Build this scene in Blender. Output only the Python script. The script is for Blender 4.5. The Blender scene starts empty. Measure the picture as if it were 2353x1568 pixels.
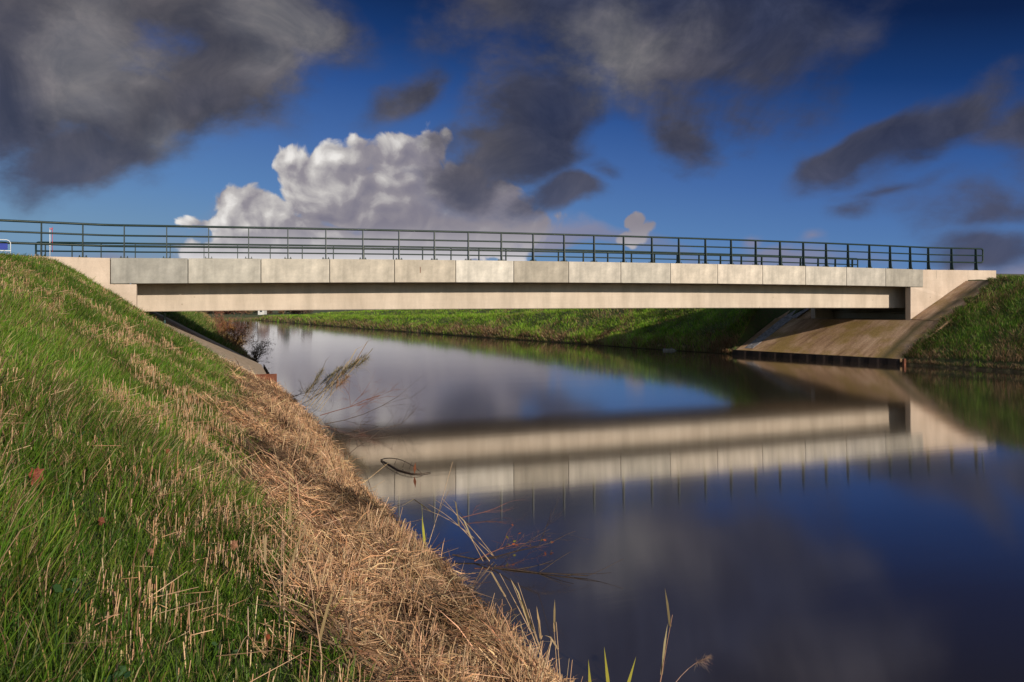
import bpy, math, random
import numpy as np
from math import radians, sin, cos, tan, atan, pi

rng = np.random.default_rng(7)
random.seed(7)
SC = bpy.context.scene
COL = SC.collection
# ------------------------------------------------------------------ camera frame of reference
TH = radians(20.66)          # the camera looks this much to the right of the river axis (+Y)
CT, ST = cos(TH), sin(TH)
CAMZ = 3.015
FP = 1830.0                  # focal length in units of a 2353 wide frame
def camspace(x, y):
    return x*CT - y*ST, x*ST + y*CT      # X right, Z forward

# ------------------------------------------------------------------ noise
def vnoise(x, y, seed=0):
    xi = np.floor(x).astype(np.int64); yi = np.floor(y).astype(np.int64)
    fx = x-xi; fy = y-yi
    fx = fx*fx*(3-2*fx); fy = fy*fy*(3-2*fy)
    def h(a, b):
        n = (a*374761393 + b*668265263 + seed*974711) & 0x7fffffff
        n = ((n ^ (n >> 13))*1274126177) & 0x7fffffff
        return ((n ^ (n >> 16)) & 0xffff)/65535.0
    return (h(xi, yi)*(1-fx)+h(xi+1, yi)*fx)*(1-fy)+(h(xi, yi+1)*(1-fx)+h(xi+1, yi+1)*fx)*fy
def fbm(x, y, seed=0, o=3):
    s = 0; a = .5; t = 0
    for i in range(o):
        s = s+a*vnoise(x*2**i, y*2**i, seed+i); t += a; a *= .5
    return s/t
def sst(a, b, x):
    t = np.clip((x-a)/(b-a), 0, 1); return t*t*(3-2*t)
def smin(a, b, k):
    h = np.clip(.5+.5*(b-a)/k, 0, 1)
    return b*(1-h)+a*h-k*h*(1-h)

# ------------------------------------------------------------------ terrain
UL = ([-60, 0, 6, 9, 12, 16, 24, 29, 37, 60, 84, 118, 124, 131, 150], [2.4, 2.32, 2.32, 2.2, 2.06, 2.12, 2.12, 1.88, 2.0, 1.0, -.2, -2.2, -6, -60, -400])
UR = ([-60, 0, 15, 23.4, 28.3, 36.8, 44, 49, 59.5, 90, 120, 127, 131, 150], [52, 38, 34, 31.7, 30.15, 27.1, 24.9, 23.9, 20.7, 13.5, 7.4, 5.4, -60, -400])
def uL(v): return np.interp(v, *UL)
def uR(v): return np.interp(v, *UR)
def in_left_pave(u, v): return (v > 29.1) & (v < 38.2) & (u > -3.6) & (u < 2.6)
def in_right_pave(u, v):
    # slanted strip of slope paving round the right abutment
    lo = 28.55 - .22*(u-30); hi = 36.95+.47*(u-27.2)
    return (v > lo) & (v < np.minimum(hi, 39.3)) & (u > uR(v)-.3) & (u < 35.9)
def paveR(a, b):
    """a along the river 0..1, b up the slope 0..1 : lower slope of the right bank"""
    B0 = np.array([30.15, 28.45, .27]); B1 = np.array([27.1, 36.8, .27])
    T0 = np.array([32.3, 27.7, 2.02]); T1 = np.array([30.9, 38.2, 1.95])
    a = np.asarray(a)[..., None]; b = np.asarray(b)[..., None]
    return (B0*(1-a)+B1*a)*(1-b)+(T0*(1-a)+T1*a)*b
def height(u, v, detail=True):
    l, r = uL(v), uR(v)
    dl = l-u; dr = u-r
    # left bank
    rise = .10+.625*dl
    atb = -.10+.655*(1.9-u)
    w = sst(20, 28.5, v)
    rise = rise*(1-w)+atb*w
    top = np.where(v < 32, 2.80+1.50*np.clip(v, 6, 29)/29, 4.3)
    toplow = np.clip(3.015-.0166*v, .5, 3)
    wb = sst(38.5, 47, v)
    top = top*(1-wb)+toplow*wb
    hl = smin(rise, top, .35)
    # right bank
    bank1 = np.interp(v, [40, 48, 57, 62, 90, 126, 200], [2.9, 2.6, 2.1, 1.65, .95, .6, .6])
    crest = np.interp(v, [40, 60, 85, 105, 135, 200], [3.2, 2.9, 2.4, 1.6, .75, .6])
    hr1 = smin(.25+.83*np.clip(dr, None, 2.15)+.565*np.clip(dr-2.15, 0, None), 4.06+0*v, .3)
    hb = smin(.15+.5*dr, bank1+.03*np.clip(dr-3, 0, 20), .25)
    hb = hb+np.clip((dr-8)*.22, 0, None)
    hb = smin(hb, crest, .5)
    wr = sst(39, 46, v)
    hr = hr1*(1-wr)+hb*wr
    # small overhanging lip at the water on the right bank
    bed = -1.6
    hl = np.where(dl > 0, hl, np.maximum(bed, .1+1.1*dl))
    hr = np.where(dr > .12, hr, np.maximum(bed, -.3+1.5*dr))
    z = np.where(dl > -4, hl, bed)
    z = np.where(dr > -4, hr, z)
    z = np.where((dl <= -4) & (dr <= -4), bed, z)
    far = v > 131
    z = np.where(far, np.clip((v-131)*.25-.3, -1, .42), z)
    z = np.where((v > 124) & (v <= 131), bed, z)
    if detail:
        land = (z > .05)
        n = (fbm(u*.9, v*.9, 3)-.5)*.16+(fbm(u*3.1, v*3.1, 9, 2)-.5)*.07
        amt = np.where(v > 37, 2.3, 1.0)
        z = z+np.where(land, n*amt, 0)
        # lumps of flattened reed along the near water line
        belt = sst(2.4, 1.8, dl)*sst(-.3, .5, dl)*(v < 28)
        z = z+belt*((fbm(u*2.0, v*1.5, 31)-.42)*.46*sst(22, 7, v)+(vnoise(u*5.5, v*4.5, 37)-.5)*.15)
    return z
def ground(u, v):
    z = height(u, v)
    ub = np.interp(v, [28.4, 36.8], [30.15, 27.1]); ut = np.interp(v, [27.7, 38.2], [32.3, 30.9])
    pz = .27+1.73*np.clip((u-ub)/(ut-ub), 0, 1)+.55*np.clip(u-ut, 0, None)*((v < 29.95) | (v > 36.95))
    z = np.where(in_right_pave(u, v), np.minimum(z-.3, pz-.28), z)
    z = np.where((u > 31.2) & (u < 35.6) & (v > 29.6) & (v < 37.6), np.minimum(z, 1.3), z)
    z = np.where(in_left_pave(u, v), z-.35, z)
    return z

# ------------------------------------------------------------------ material helpers
def mat(name):
    m = bpy.data.materials.new(name); m.use_nodes = True
    nt = m.node_tree; nt.nodes.clear()
    out = nt.nodes.new('ShaderNodeOutputMaterial')
    return m, nt, out
def N(nt, t, **kw):
    n = nt.nodes.new(t)
    for k, v in kw.items():
        if k in n.inputs: n.inputs[k].default_value = v
        else: setattr(n, k, v)
    return n
def L(nt, a, b): nt.links.new(a, b)
def ramp(nt, fac, stops):
    r = nt.nodes.new('ShaderNodeValToRGB')
    while len(r.color_ramp.elements) < len(stops): r.color_ramp.elements.new(.5)
    for e, (p, c) in zip(r.color_ramp.elements, stops):
        e.position = p; e.color = (*c, 1) if len(c) == 3 else c
    L(nt, fac, r.inputs[0]); return r.outputs[0]
def mixc(nt, f, a, b, mode='MIX'):
    m = nt.nodes.new('ShaderNodeMix'); m.data_type = 'RGBA'; m.blend_type = mode
    for s, v in ((0, f), (6, a), (7, b)):
        if isinstance(v, (int, float)): m.inputs[s].default_value = v
        elif isinstance(v, tuple): m.inputs[s].default_value = (*v, 1) if len(v) == 3 else v
        else: L(nt, v, m.inputs[s])
    return m.outputs[2]
def mth(nt, op, a, b=None, c=None, clamp=False):
    m = nt.nodes.new('ShaderNodeMath'); m.operation = op; m.use_clamp = clamp
    for i, v in enumerate((a, b, c)):
        if v is None: continue
        if isinstance(v, (int, float)): m.inputs[i].default_value = v
        else: L(nt, v, m.inputs[i])
    return m.outputs[0]
def principled(nt, out, **kw):
    p = nt.nodes.new('ShaderNodeBsdfPrincipled')
    for k, v in kw.items():
        k = k.replace('_', ' ')
        if isinstance(v, (int, float, tuple)):
            p.inputs[k].default_value = (*v, 1) if isinstance(v, tuple) and len(v) == 3 else v
        else: L(nt, v, p.inputs[k])
    L(nt, p.outputs[0], out.inputs[0]); return p
def bump(nt, h, strength, dist):
    b = nt.nodes.new('ShaderNodeBump'); b.inputs['Strength'].default_value = strength
    b.inputs['Distance'].default_value = dist; L(nt, h, b.inputs['Height']); return b.outputs[0]

def concrete_mat(name, base, warm, use_obj=False, holes=True, sc1=.9, st=.5):
    m, nt, out = mat(name)
    tc = N(nt, 'ShaderNodeTexCoord')
    n1 = N(nt, 'ShaderNodeTexNoise', Scale=sc1, Detail=7.0, Roughness=.62); L(nt, tc.outputs['Object'], n1.inputs[0])
    n2 = N(nt, 'ShaderNodeTexNoise', Scale=28.0, Detail=4.0, Roughness=.7); L(nt, tc.outputs['Object'], n2.inputs[0])
    mp = N(nt, 'ShaderNodeMapping'); mp.inputs['Scale'].default_value = (1.5, 1.5, .25); L(nt, tc.outputs['Object'], mp.inputs[0])
    n3 = N(nt, 'ShaderNodeTexNoise', Scale=1.6, Detail=4.0, Roughness=.6); L(nt, mp.outputs[0], n3.inputs[0])
    mp2 = N(nt, 'ShaderNodeMapping'); mp2.inputs['Scale'].default_value = (.5, .5, 9); L(nt, tc.outputs['Object'], mp2.inputs[0])
    n4 = N(nt, 'ShaderNodeTexNoise', Scale=1.2, Detail=3.0); L(nt, mp2.outputs[0], n4.inputs[0])
    c = mixc(nt, ramp(nt, n1.outputs[0], [(.32, (0, 0, 0)), (.7, (1, 1, 1))]), base, warm)
    f2 = ramp(nt, n2.outputs[0], [(.25, (.90, .90, .90)), (.75, (1.05, 1.05, 1.05))])
    c = mixc(nt, 1.0, c, f2, 'MULTIPLY')
    f3 = ramp(nt, n3.outputs[0], [(.3, (.80, .80, .79)), (.62, (1.04, 1.04, 1.04))])
    c = mixc(nt, st, c, f3, 'MULTIPLY')
    f4 = ramp(nt, n4.outputs[0], [(.35, (.9, .9, .9)), (.6, (1.03, 1.03, 1.03))])
    c = mixc(nt, .25, c, f4, 'MULTIPLY')
    if holes:
        vo = N(nt, 'ShaderNodeTexVoronoi', Scale=2.1); L(nt, tc.outputs['Object'], vo.inputs[0])
        hf = ramp(nt, vo.outputs[0], [(.0, (.45, .43, .4)), (.05, (.6, .57, .54)), (.085, (1, 1, 1))])
        c = mixc(nt, .65, c, hf, 'MULTIPLY')
    if use_obj:
        oi = N(nt, 'ShaderNodeObjectInfo')
        c = mixc(nt, 1.0, c, oi.outputs['Color'], 'MULTIPLY')
    principled(nt, out, Base_Color=c, Roughness=.86, Normal=bump(nt, n2.outputs[0], .25, .01))
    return m

M = {}
M['concrete'] = concrete_mat('cast_concrete', (.50, .40, .31), (.60, .49, .39), sc1=1.4, st=.7)
M['beam'] = concrete_mat('beam_concrete', (.50, .42, .335), (.60, .515, .42), sc1=.7, st=.95)
M['panel'] = concrete_mat('panel_concrete', (.385, .362, .322), (.57, .53, .465), True, False, 2.4, 1.0)
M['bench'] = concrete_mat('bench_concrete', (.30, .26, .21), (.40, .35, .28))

# dark green paint
m, nt, out = mat('dark_green_paint')
tc = N(nt, 'ShaderNodeTexCoord'); n = N(nt, 'ShaderNodeTexNoise', Scale=30.0); L(nt, tc.outputs['Object'], n.inputs[0])
c = ramp(nt, n.outputs[0], [(.3, (.006, .018, .016)), (.7, (.012, .032, .026))])
principled(nt, out, Base_Color=c, Roughness=.42, Specular_IOR_Level=.3)
M['green_paint'] = m
m, nt, out = mat('galvanised_bolt'); tc = N(nt, 'ShaderNodeTexCoord'); n = N(nt, 'ShaderNodeTexNoise', Scale=80.0); L(nt, tc.outputs['Object'], n.inputs[0])
principled(nt, out, Base_Color=ramp(nt, n.outputs[0], [(.3, (.05, .055, .05)), (.7, (.14, .14, .13))]), Roughness=.5, Metallic=.6)
M['bolt'] = m
def plain(name, c1, c2, rough=.6, scale=20.0, **kw):
    m, nt, out = mat(name)
    tc = N(nt, 'ShaderNodeTexCoord'); n = N(nt, 'ShaderNodeTexNoise', Scale=scale, Detail=4.0); L(nt, tc.outputs['Object'], n.inputs[0])
    principled(nt, out, Base_Color=ramp(nt, n.outputs[0], [(.3, c1), (.7, c2)]), Roughness=rough, **kw)
    return m
M['rust'] = plain('rusty_sheet_steel', (.09, .026, .012), (.19, .062, .027), .85, 6.0)
M['rust_dark'] = plain('wet_rusty_steel', (.006, .003, .002), (.018, .007, .005), .9, 5.0)
M['blue'] = plain('blue_sign_face', (.01, .03, .25), (.012, .035, .3), .4)
M['white'] = plain('white_paint', (.7, .7, .68), (.8, .8, .78), .45)
M['red'] = plain('red_paint', (.5, .03, .03), (.6, .04, .035), .45)
M['teal'] = plain('drain_pipe_plastic', (.03, .07, .07), (.05, .1, .1), .5)
M['brick'] = plain('red_brick', (.30, .09, .05), (.42, .15, .09), .9, 9.0)
M['plank'] = plain('grey_plank', (.16, .15, .13), (.3, .28, .25), .8, 12.0)
M['asphalt'] = plain('asphalt', (.045, .045, .045), (.065, .063, .06), .9, 60.0)
M['twig'] = plain('wet_bark', (.03, .02, .013), (.09, .055, .035), .7, 30.0)
M['redtwig'] = plain('red_bark', (.12, .04, .025), (.24, .09, .05), .7, 30.0)
M['farwall'] = plain('distant_render', (.5, .5, .48), (.62, .61, .58), .8, 2.0)
M['farroof'] = plain('distant_tiles', (.16, .06, .04), (.24, .1, .07), .8, 2.0)
M['farglass'] = plain('distant_glass', (.03, .04, .05), (.05, .06, .07), .2, 2.0)

def leafy(name, translucent=.3, rough=.6, spec=.25):
    m, nt, out = mat(name)
    a = N(nt, 'ShaderNodeAttribute', attribute_name='Col')
    p = nt.nodes.new('ShaderNodeBsdfPrincipled'); L(nt, a.outputs['Color'], p.inputs['Base Color'])
    p.inputs['Roughness'].default_value = rough; p.inputs['Specular IOR Level'].default_value = spec
    t = nt.nodes.new('ShaderNodeBsdfTranslucent'); L(nt, a.outputs['Color'], t.inputs[0])
    mx = nt.nodes.new('ShaderNodeMixShader'); mx.inputs[0].default_value = translucent
    L(nt, p.outputs[0], mx.inputs[1]); L(nt, t.outputs[0], mx.inputs[2]); L(nt, mx.outputs[0], out.inputs[0])
    return m
M['grass'] = leafy('grass_blades', .3, .5)
M['straw'] = leafy('dry_reed', .12, .6)
M['leaf'] = leafy('leaves', .25, .55)

# ------------------------------------------------------------------ object helpers
def tag(o, label=None, cat=None, group=None, kind=None):
    if label: o['label'] = label
    if cat: o['category'] = cat
    if group: o['group'] = group
    if kind: o['kind'] = kind
    return o
def empty(name, loc=(0, 0, 0), **kw):
    o = bpy.data.objects.new(name, None); COL.objects.link(o); o.location = loc
    return tag(o, **kw)
class MB:
    def __init__(s): s.v = []; s.f = []; s.sm = []
    def add(s, vs, fs, smooth=False):
        k = len(s.v); s.v += [tuple(map(float, p)) for p in vs]; s.f += [tuple(i+k for i in f) for f in fs]; s.sm += [smooth]*len(fs)
        return s
    def box(s, x0, x1, y0, y1, z0, z1):
        return s.add([(x0, y0, z0), (x1, y0, z0), (x1, y1, z0), (x0, y1, z0), (x0, y0, z1), (x1, y0, z1), (x1, y1, z1), (x0, y1, z1)],
                     [(3, 2, 1, 0), (4, 5, 6, 7), (0, 1, 5, 4), (1, 2, 6, 5), (2, 3, 7, 6), (3, 0, 4, 7)])
    def tube(s, pts, r, n=8, caps=True):
        pts = [np.array(p, float) for p in pts]
        rs = r if isinstance(r, (list, tuple, np.ndarray)) else [r]*len(pts)
        vs = []; fs = []
        d = pts[1]-pts[0]; d /= np.linalg.norm(d)+1e-9
        up = np.array([0, 0, 1.]) if abs(d[2]) < .9 else np.array([1., 0, 0])
        a = np.cross(d, up); a /= np.linalg.norm(a)
        for i, p in enumerate(pts):
            if i == 0: t = pts[1]-pts[0]
            elif i == len(pts)-1: t = pts[-1]-pts[-2]
            else: t = pts[i+1]-pts[i-1]
            t = t/(np.linalg.norm(t)+1e-9)
            a = a-t*np.dot(a, t); a /= np.linalg.norm(a)+1e-9
            b = np.cross(t, a)
            for k in range(n):
                q = 2*pi*k/n; vs.append(p+(a*cos(q)+b*sin(q))*rs[i])
        for i in range(len(pts)-1):
            for k in range(n):
                fs.append((i*n+k, i*n+(k+1) % n, (i+1)*n+(k+1) % n, (i+1)*n+k))
        if caps and n > 3:
            fs.append(tuple(range(n-1, -1, -1))); fs.append(tuple((len(pts)-1)*n+k for k in range(n)))
        return s.add(vs, fs, True)
    def prism(s, poly, vf, vb):
        """poly: (u,z) outline, front at vf(u), back at vb(u)"""
        n = len(poly)
        vs = [(u, vf(u), z) for u, z in poly]+[(u, vb(u), z) for u, z in poly]
        fs = [tuple(range(n)), tuple(range(2*n-1, n-1, -1))]
        for i in range(n): j = (i+1) % n; fs.append((j, i, n+i, n+j))
        return s.add(vs, fs)
    def build(s, name, material, parent=None, bevel=0, loc=(0, 0, 0)):
        me = bpy.data.meshes.new(name); me.from_pydata([(a-loc[0], b-loc[1], c-loc[2]) for a, b, c in s.v], [], s.f)
        me.polygons.foreach_set('use_smooth', s.sm); me.update()
        me.materials.append(material)
        o = bpy.data.objects.new(name, me); COL.objects.link(o)
        if parent is not None:
            o.parent = parent
            o.location = (loc[0]-parent.location[0], loc[1]-parent.location[1], loc[2]-parent.location[2])
        else: o.location = loc
        if bevel:
            b = o.modifiers.new('bevel', 'BEVEL'); b.width = bevel; b.segments = 2; b.limit_method = 'ANGLE'
        return o
def raw_mesh(name, verts, loops, starts, col=None, material=None, smooth=False):
    me = bpy.data.meshes.new(name)
    me.vertices.add(len(verts)); me.vertices.foreach_set('co', np.ascontiguousarray(verts, dtype=np.float32).ravel())
    me.loops.add(len(loops)); me.loops.foreach_set('vertex_index', np.ascontiguousarray(loops, dtype=np.int32))
    me.polygons.add(len(starts)); me.polygons.foreach_set('loop_start', np.ascontiguousarray(starts, dtype=np.int32))
    if smooth: me.polygons.foreach_set('use_smooth', np.ones(len(starts), dtype=bool))
    me.update(calc_edges=True)
    if col is not None:
        a = me.color_attributes.new('Col', 'FLOAT_COLOR', 'POINT')
        c = np.ones((len(verts), 4), np.float32); c[:, :3] = col
        a.data.foreach_set('color', c.ravel())
    if material: me.materials.append(material)
    o = bpy.data.objects.new(name, me); COL.objects.link(o)
    return o
class Cloud:
    """collects blades and stems as arrays, builds one mesh"""
    def __init__(s): s.V = []; s.Lp = []; s.S = []; s.C = []; s.nv = 0; s.nl = 0
    def blades(s, P, tip, w, col, bow=.25, side=None):
        n = len(P)
        ax = tip-P
        if side is None:
            a = rng.uniform(0, 2*pi, n); side = np.stack([np.cos(a), np.sin(a), np.zeros(n)], 1)
        w = np.broadcast_to(w, n)[:, None]
        mid = P+ax*.55+np.array([0, 0, 1.])*(np.linalg.norm(ax[:, :2], axis=1)[:, None]*bow)
        v = np.stack([P-side*w*.5, P+side*w*.5, mid-side*w*.42, mid+side*w*.42, tip], 1).reshape(-1, 3)
        base = (np.arange(n)*5)[:, None]+s.nv
        lp = (base+np.array([0, 1, 3, 2, 2, 3, 4])[None]).ravel()
        st = ((np.arange(n)*7)[:, None]+np.array([0, 4])[None]).ravel()+s.nl
        s.V.append(v); s.Lp.append(lp); s.S.append(st)
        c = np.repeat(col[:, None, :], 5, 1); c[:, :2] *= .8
        s.C.append(c.reshape(-1, 3)); s.nv += 5*n; s.nl += 7*n
    def stems(s, P, Q, r0, r1, col):
        n = len(P); ax = Q-P; ax = ax/(np.linalg.norm(ax, axis=1)[:, None]+1e-9)
        ref = np.where(np.abs(ax[:, 2:3]) < .8, np.array([[0, 0, 1.]]), np.array([[1., 0, 0]]))
        a = np.cross(ax, ref); a /= np.linalg.norm(a, axis=1)[:, None]+1e-9
        b = np.cross(ax, a)
        r0 = np.broadcast_to(r0, n)[:, None]; r1 = np.broadcast_to(r1, n)[:, None]
        ph = rng.uniform(0, 2*pi, n)[:, None]
        vs = []
        for base, r in ((P, r0), (Q, r1)):
            for k in range(3):
                q = ph+2*pi*k/3; vs.append(base+(a*np.cos(q)+b*np.sin(q))*r)
        v = np.stack(vs, 1).reshape(-1, 3)
        bs = (np.arange(n)*6)[:, None]+s.nv
        lp = (bs+np.array([0, 1, 4, 3, 1, 2, 5, 4, 2, 0, 3, 5, 3, 4, 5])[None]).ravel()
        st = ((np.arange(n)*15)[:, None]+np.array([0, 4, 8, 12])[None]).ravel()+s.nl
        s.V.append(v); s.Lp.append(lp); s.S.append(st)
        s.C.append(np.repeat(col, 6, 0)); s.nv += 6*n; s.nl += 15*n
    def leaves(s, P, d, w, length, col):
        """small flat diamond leaves"""
        n = len(P); d = d/(np.linalg.norm(d, axis=1)[:, None]+1e-9)
        r = rng.normal(size=(n, 3)); sd = np.cross(d, r); sd /= np.linalg.norm(sd, axis=1)[:, None]+1e-9
        length = np.broadcast_to(length, n)[:, None]; w = np.broadcast_to(w, n)[:, None]
        v = np.stack([P, P+d*length*.45-sd*w*.5, P+d*length, P+d*length*.45+sd*w*.5], 1).reshape(-1, 3)
        lp = np.arange(4*n)+s.nv; st = np.arange(n)*4+s.nl
        s.V.append(v); s.Lp.append(lp); s.S.append(st); s.C.append(np.repeat(col, 4, 0)); s.nv += 4*n; s.nl += 4*n
    def build(s, name, material, parent=None):
        o = raw_mesh(name, np.concatenate(s.V), np.concatenate(s.Lp), np.concatenate(s.S), np.concatenate(s.C), material)
        if parent is not None:
            o.parent = parent; o.location = -parent.location
        return o

# ------------------------------------------------------------------ ground sheet
def axis_pts(segs):
    out = []
    for a, b, n in segs: out += list(np.linspace(a, b, n, endpoint=False))
    out.append(segs[-1][1]); return np.array(out)
xs = axis_pts([(-2600, -300, 14), (-300, -40, 26), (-40, -9, 32), (-9, 4.5, 90), (4.5, 22, 20), (22, 44, 110), (44, 90, 30), (90, 400, 26), (400, 2600, 14)])
ys = axis_pts([(-300, -20, 12), (-20, 0, 20), (0, 46, 250), (46, 135, 160), (135, 400, 24), (400, 3800, 16)])
gx, gy = np.meshgrid(xs, ys)
gz = ground(gx, gy)
nx, ny = len(xs), len(ys)
V = np.stack([gx.ravel(), gy.ravel(), gz.ravel()], 1)
i = np.arange(ny-1)[:, None]*nx+np.arange(nx-1)[None]
Fq = np.stack([i, i+1, i+nx+1, i+nx], -1).reshape(-1, 4)
dl = uL(gy)-gx
m, nt, out = mat('turf_and_soil')
tc = N(nt, 'ShaderNodeTexCoord'); geo = N(nt, 'ShaderNodeNewGeometry')
n1 = N(nt, 'ShaderNodeTexNoise', Scale=.8, Detail=6.0, Roughness=.65); L(nt, geo.outputs['Position'], n1.inputs[0])
n2 = N(nt, 'ShaderNodeTexNoise', Scale=9.0, Detail=6.0, Roughness=.7); L(nt, geo.outputs['Position'], n2.inputs[0])
att = N(nt, 'ShaderNodeAttribute', attribute_name='Col')
gcol = ramp(nt, n1.outputs[0], [(.3, (.022, .045, .008)), (.5, (.045, .085, .012)), (.68, (.09, .10, .03))])
gcol = mixc(nt, ramp(nt, n2.outputs[0], [(.42, (0, 0, 0)), (.62, (.8, .8, .8))]), gcol, (.085, .06, .03))
bcol = ramp(nt, n2.outputs[0], [(.3, (.05, .03, .017)), (.6, (.17, .105, .06)), (.8, (.27, .175, .10))])
sep = N(nt, 'ShaderNodeSeparateColor'); L(nt, att.outputs['Color'], sep.inputs[0])
c = mixc(nt, sep.outputs[0], gcol, bcol)
principled(nt, out, Base_Color=c, Roughness=.95, Normal=bump(nt, n2.outputs[0], .6, .05))
belt = ((dl < 2.0) & (gy < 30) & (dl > -3)).astype(float)
mud = ((gz < .2)).astype(float)
cc = np.stack([np.maximum(belt, mud).ravel()]*3, 1)
g = raw_mesh('ground', V, Fq.ravel(), np.arange(len(Fq))*4, cc, m, True)
tag(g, 'grassy river banks and fields around the concrete bridge', 'ground', kind='structure')

# ------------------------------------------------------------------ water
m, nt, out = mat('river_water')
geo = N(nt, 'ShaderNodeNewGeometry')
mp = N(nt, 'ShaderNodeMapping'); mp.inputs['Scale'].default_value = (.18, 1.9, 1); mp.inputs['Rotation'].default_value = (0, 0, TH)
L(nt, geo.outputs['Position'], mp.inputs[0])
w1 = N(nt, 'ShaderNodeTexNoise', Scale=2.6, Detail=3.0, Roughness=.55); L(nt, mp.outputs[0], w1.inputs[0])
w2 = N(nt, 'ShaderNodeTexNoise', Scale=.35, Detail=3.0); L(nt, mp.outputs[0], w2.inputs[0])
hh = mth(nt, 'ADD', mth(nt, 'MULTIPLY', w1.outputs[0], .35), w2.outputs[0])
nR = N(nt, 'ShaderNodeTexNoise', Scale=.12, Detail=3.0); L(nt, geo.outputs['Position'], nR.inputs[0])
hh = mth(nt, 'MULTIPLY', hh, ramp(nt, nR.outputs[0], [(.4, (.4, .4, .4)), (.65, (1.6, 1.6, 1.6))]))
nb = bump(nt, hh, .06, .02)
gl = N(nt, 'ShaderNodeBsdfAnisotropic', Roughness=.052, Anisotropy=.6); gl.inputs['Color'].default_value = (.95, .93, .91, 1); L(nt, nb, gl.inputs['Normal'])
tg = N(nt, 'ShaderNodeCombineXYZ', X=.95, Y=-.30); L(nt, tg.outputs[0], gl.inputs['Tangent'])     # small waves run along the river, crests across it
df = N(nt, 'ShaderNodeBsdfDiffuse'); df.inputs['Color'].default_value = (.040, .029, .020, 1)
lw = N(nt, 'ShaderNodeLayerWeight', Blend=.5)
fc = mth(nt, 'MULTIPLY_ADD', mth(nt, 'POWER', lw.outputs['Facing'], 3.0), .54, .42)
mx = nt.nodes.new('ShaderNodeMixShader'); L(nt, fc, mx.inputs[0]); L(nt, df.outputs[0], mx.inputs[1]); L(nt, gl.outputs[0], mx.inputs[2])
L(nt, mx.outputs[0], out.inputs[0])
wm = MB(); wm.add([(-420, -60, 0), (60, -60, 0), (60, 150, 0), (-420, 150, 0)], [(0, 1, 2, 3)])
w = wm.build('water', m); tag(w, 'calm dark river water reflecting the bridge and clouds', 'river', kind='structure')

# ------------------------------------------------------------------ the bridge
def zdeck(u): return 4.455+.13*(1-((min(max(u, -3), 34)-16.5)/18.5)**2)+.0018*max(0, min(u, 34))
def zbeam(u): return 2.60+.055*(1-((u-15.5)/18.5)**2)
def flare(u): return .20*max(0, -3.5-u)+.10*max(0, u-33.6)
VF = 29.95; VB = 36.95
bridge = empty('bridge', (15, 33.4, 0), label='long pale concrete bridge with dark green railings spanning the river', cat='bridge')
tints = [(.66, .68, .68), (.86, .87, .85), (1.0, .98, .93), (.96, .92, .85), (.94, .89, .81), (1.20, 1.20, 1.18), (.76, .73, .67), (1.0, .98, .94),
         (.95, .94, .90), (1.12, 1.06, .98), (1.18, 1.12, 1.05), (1.10, 1.06, 1.0), (1.02, 1.0, .96), (.90, .89, .87), (.70, .69, .66)]
JX = [-3.2+2.427*k for k in range(16)]
for k in range(15):
    a, b = JX[k]+.011, JX[k+1]-.011
    mb = MB()
    za, zb = zdeck(a), zdeck(b)
    f, bk = VF-.02, VF+.13
    mb.add([(a, f, za-.87), (b, f, zb-.87), (b, bk, zb-.87), (a, bk, za-.87), (a, f, za), (b, f, zb), (b, bk, zb), (a, bk, za)],
           [(3, 2, 1, 0), (4, 5, 6, 7), (0, 1, 5, 4), (1, 2, 6, 5), (2, 3, 7, 6), (3, 0, 4, 7)])
    o = mb.build('fascia_panel', M['panel'], bridge, .012, loc=((a+b)/2, VF, za-.4)); o.color = (*tints[k], 1)
    if k == 0: o['label'] = 'dark grey mottled fascia panel'
    if k == 4: o['label'] = 'fascia panel with a small rust streak'
    if k == 5: o['label'] = 'palest fascia panel'
    if k == 4:
        rs = MB(); rs.box(a+.98, a+1.005, f-.004, f-.002, za-.5, za-.27)
        rs.build('rust_streak', M['rust'], o, loc=((a+b)/2, VF, za-.4)).location = (0, 0, 0)
        bpy.context.view_layer.update()
for k in range(15):      # far side fascia
    a, b = JX[k]+.011, JX[k+1]-.011
# slab
mb = MB(); us = np.linspace(-3.15, 33.15, 40)
vs = []; fs = []
for j, u_ in enumerate(us):
    t = zdeck(u_)-.03
    vs += [(u_, VF+.15, t), (u_, VB-.15, t-.14), (u_, VB-.15, t-.55), (u_, VF+.15, t-.55)]
    if j: 
        k = 4*j
        for e in range(4): fs.append((k-4+e, k-4+(e+1) % 4, k+(e+1) % 4, k+e))
fs += [(0, 3, 2, 1), (4*len(us)-4, 4*len(us)-3, 4*len(us)-2, 4*len(us)-1)]
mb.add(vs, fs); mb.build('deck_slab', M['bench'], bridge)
mb = MB(); vs = []; fs = []      # edge of the far side, one upstand
for j, u_ in enumerate(us):
    t = zdeck(u_)-.19
    vs += [(u_, VB-.14, t), (u_, VB, t), (u_, VB, t-.87), (u_, VB-.14, t-.87)]
    if j:
        k = 4*j
        for e in range(4): fs.append((k-4+e, k-4+(e+1) % 4, k+(e+1) % 4, k+e))
fs += [(0, 3, 2, 1), (4*len(us)-4, 4*len(us)-3, 4*len(us)-2, 4*len(us)-1)]
mb.add(vs, fs); mb.build('edge_upstand', M['concrete'], bridge)
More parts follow.
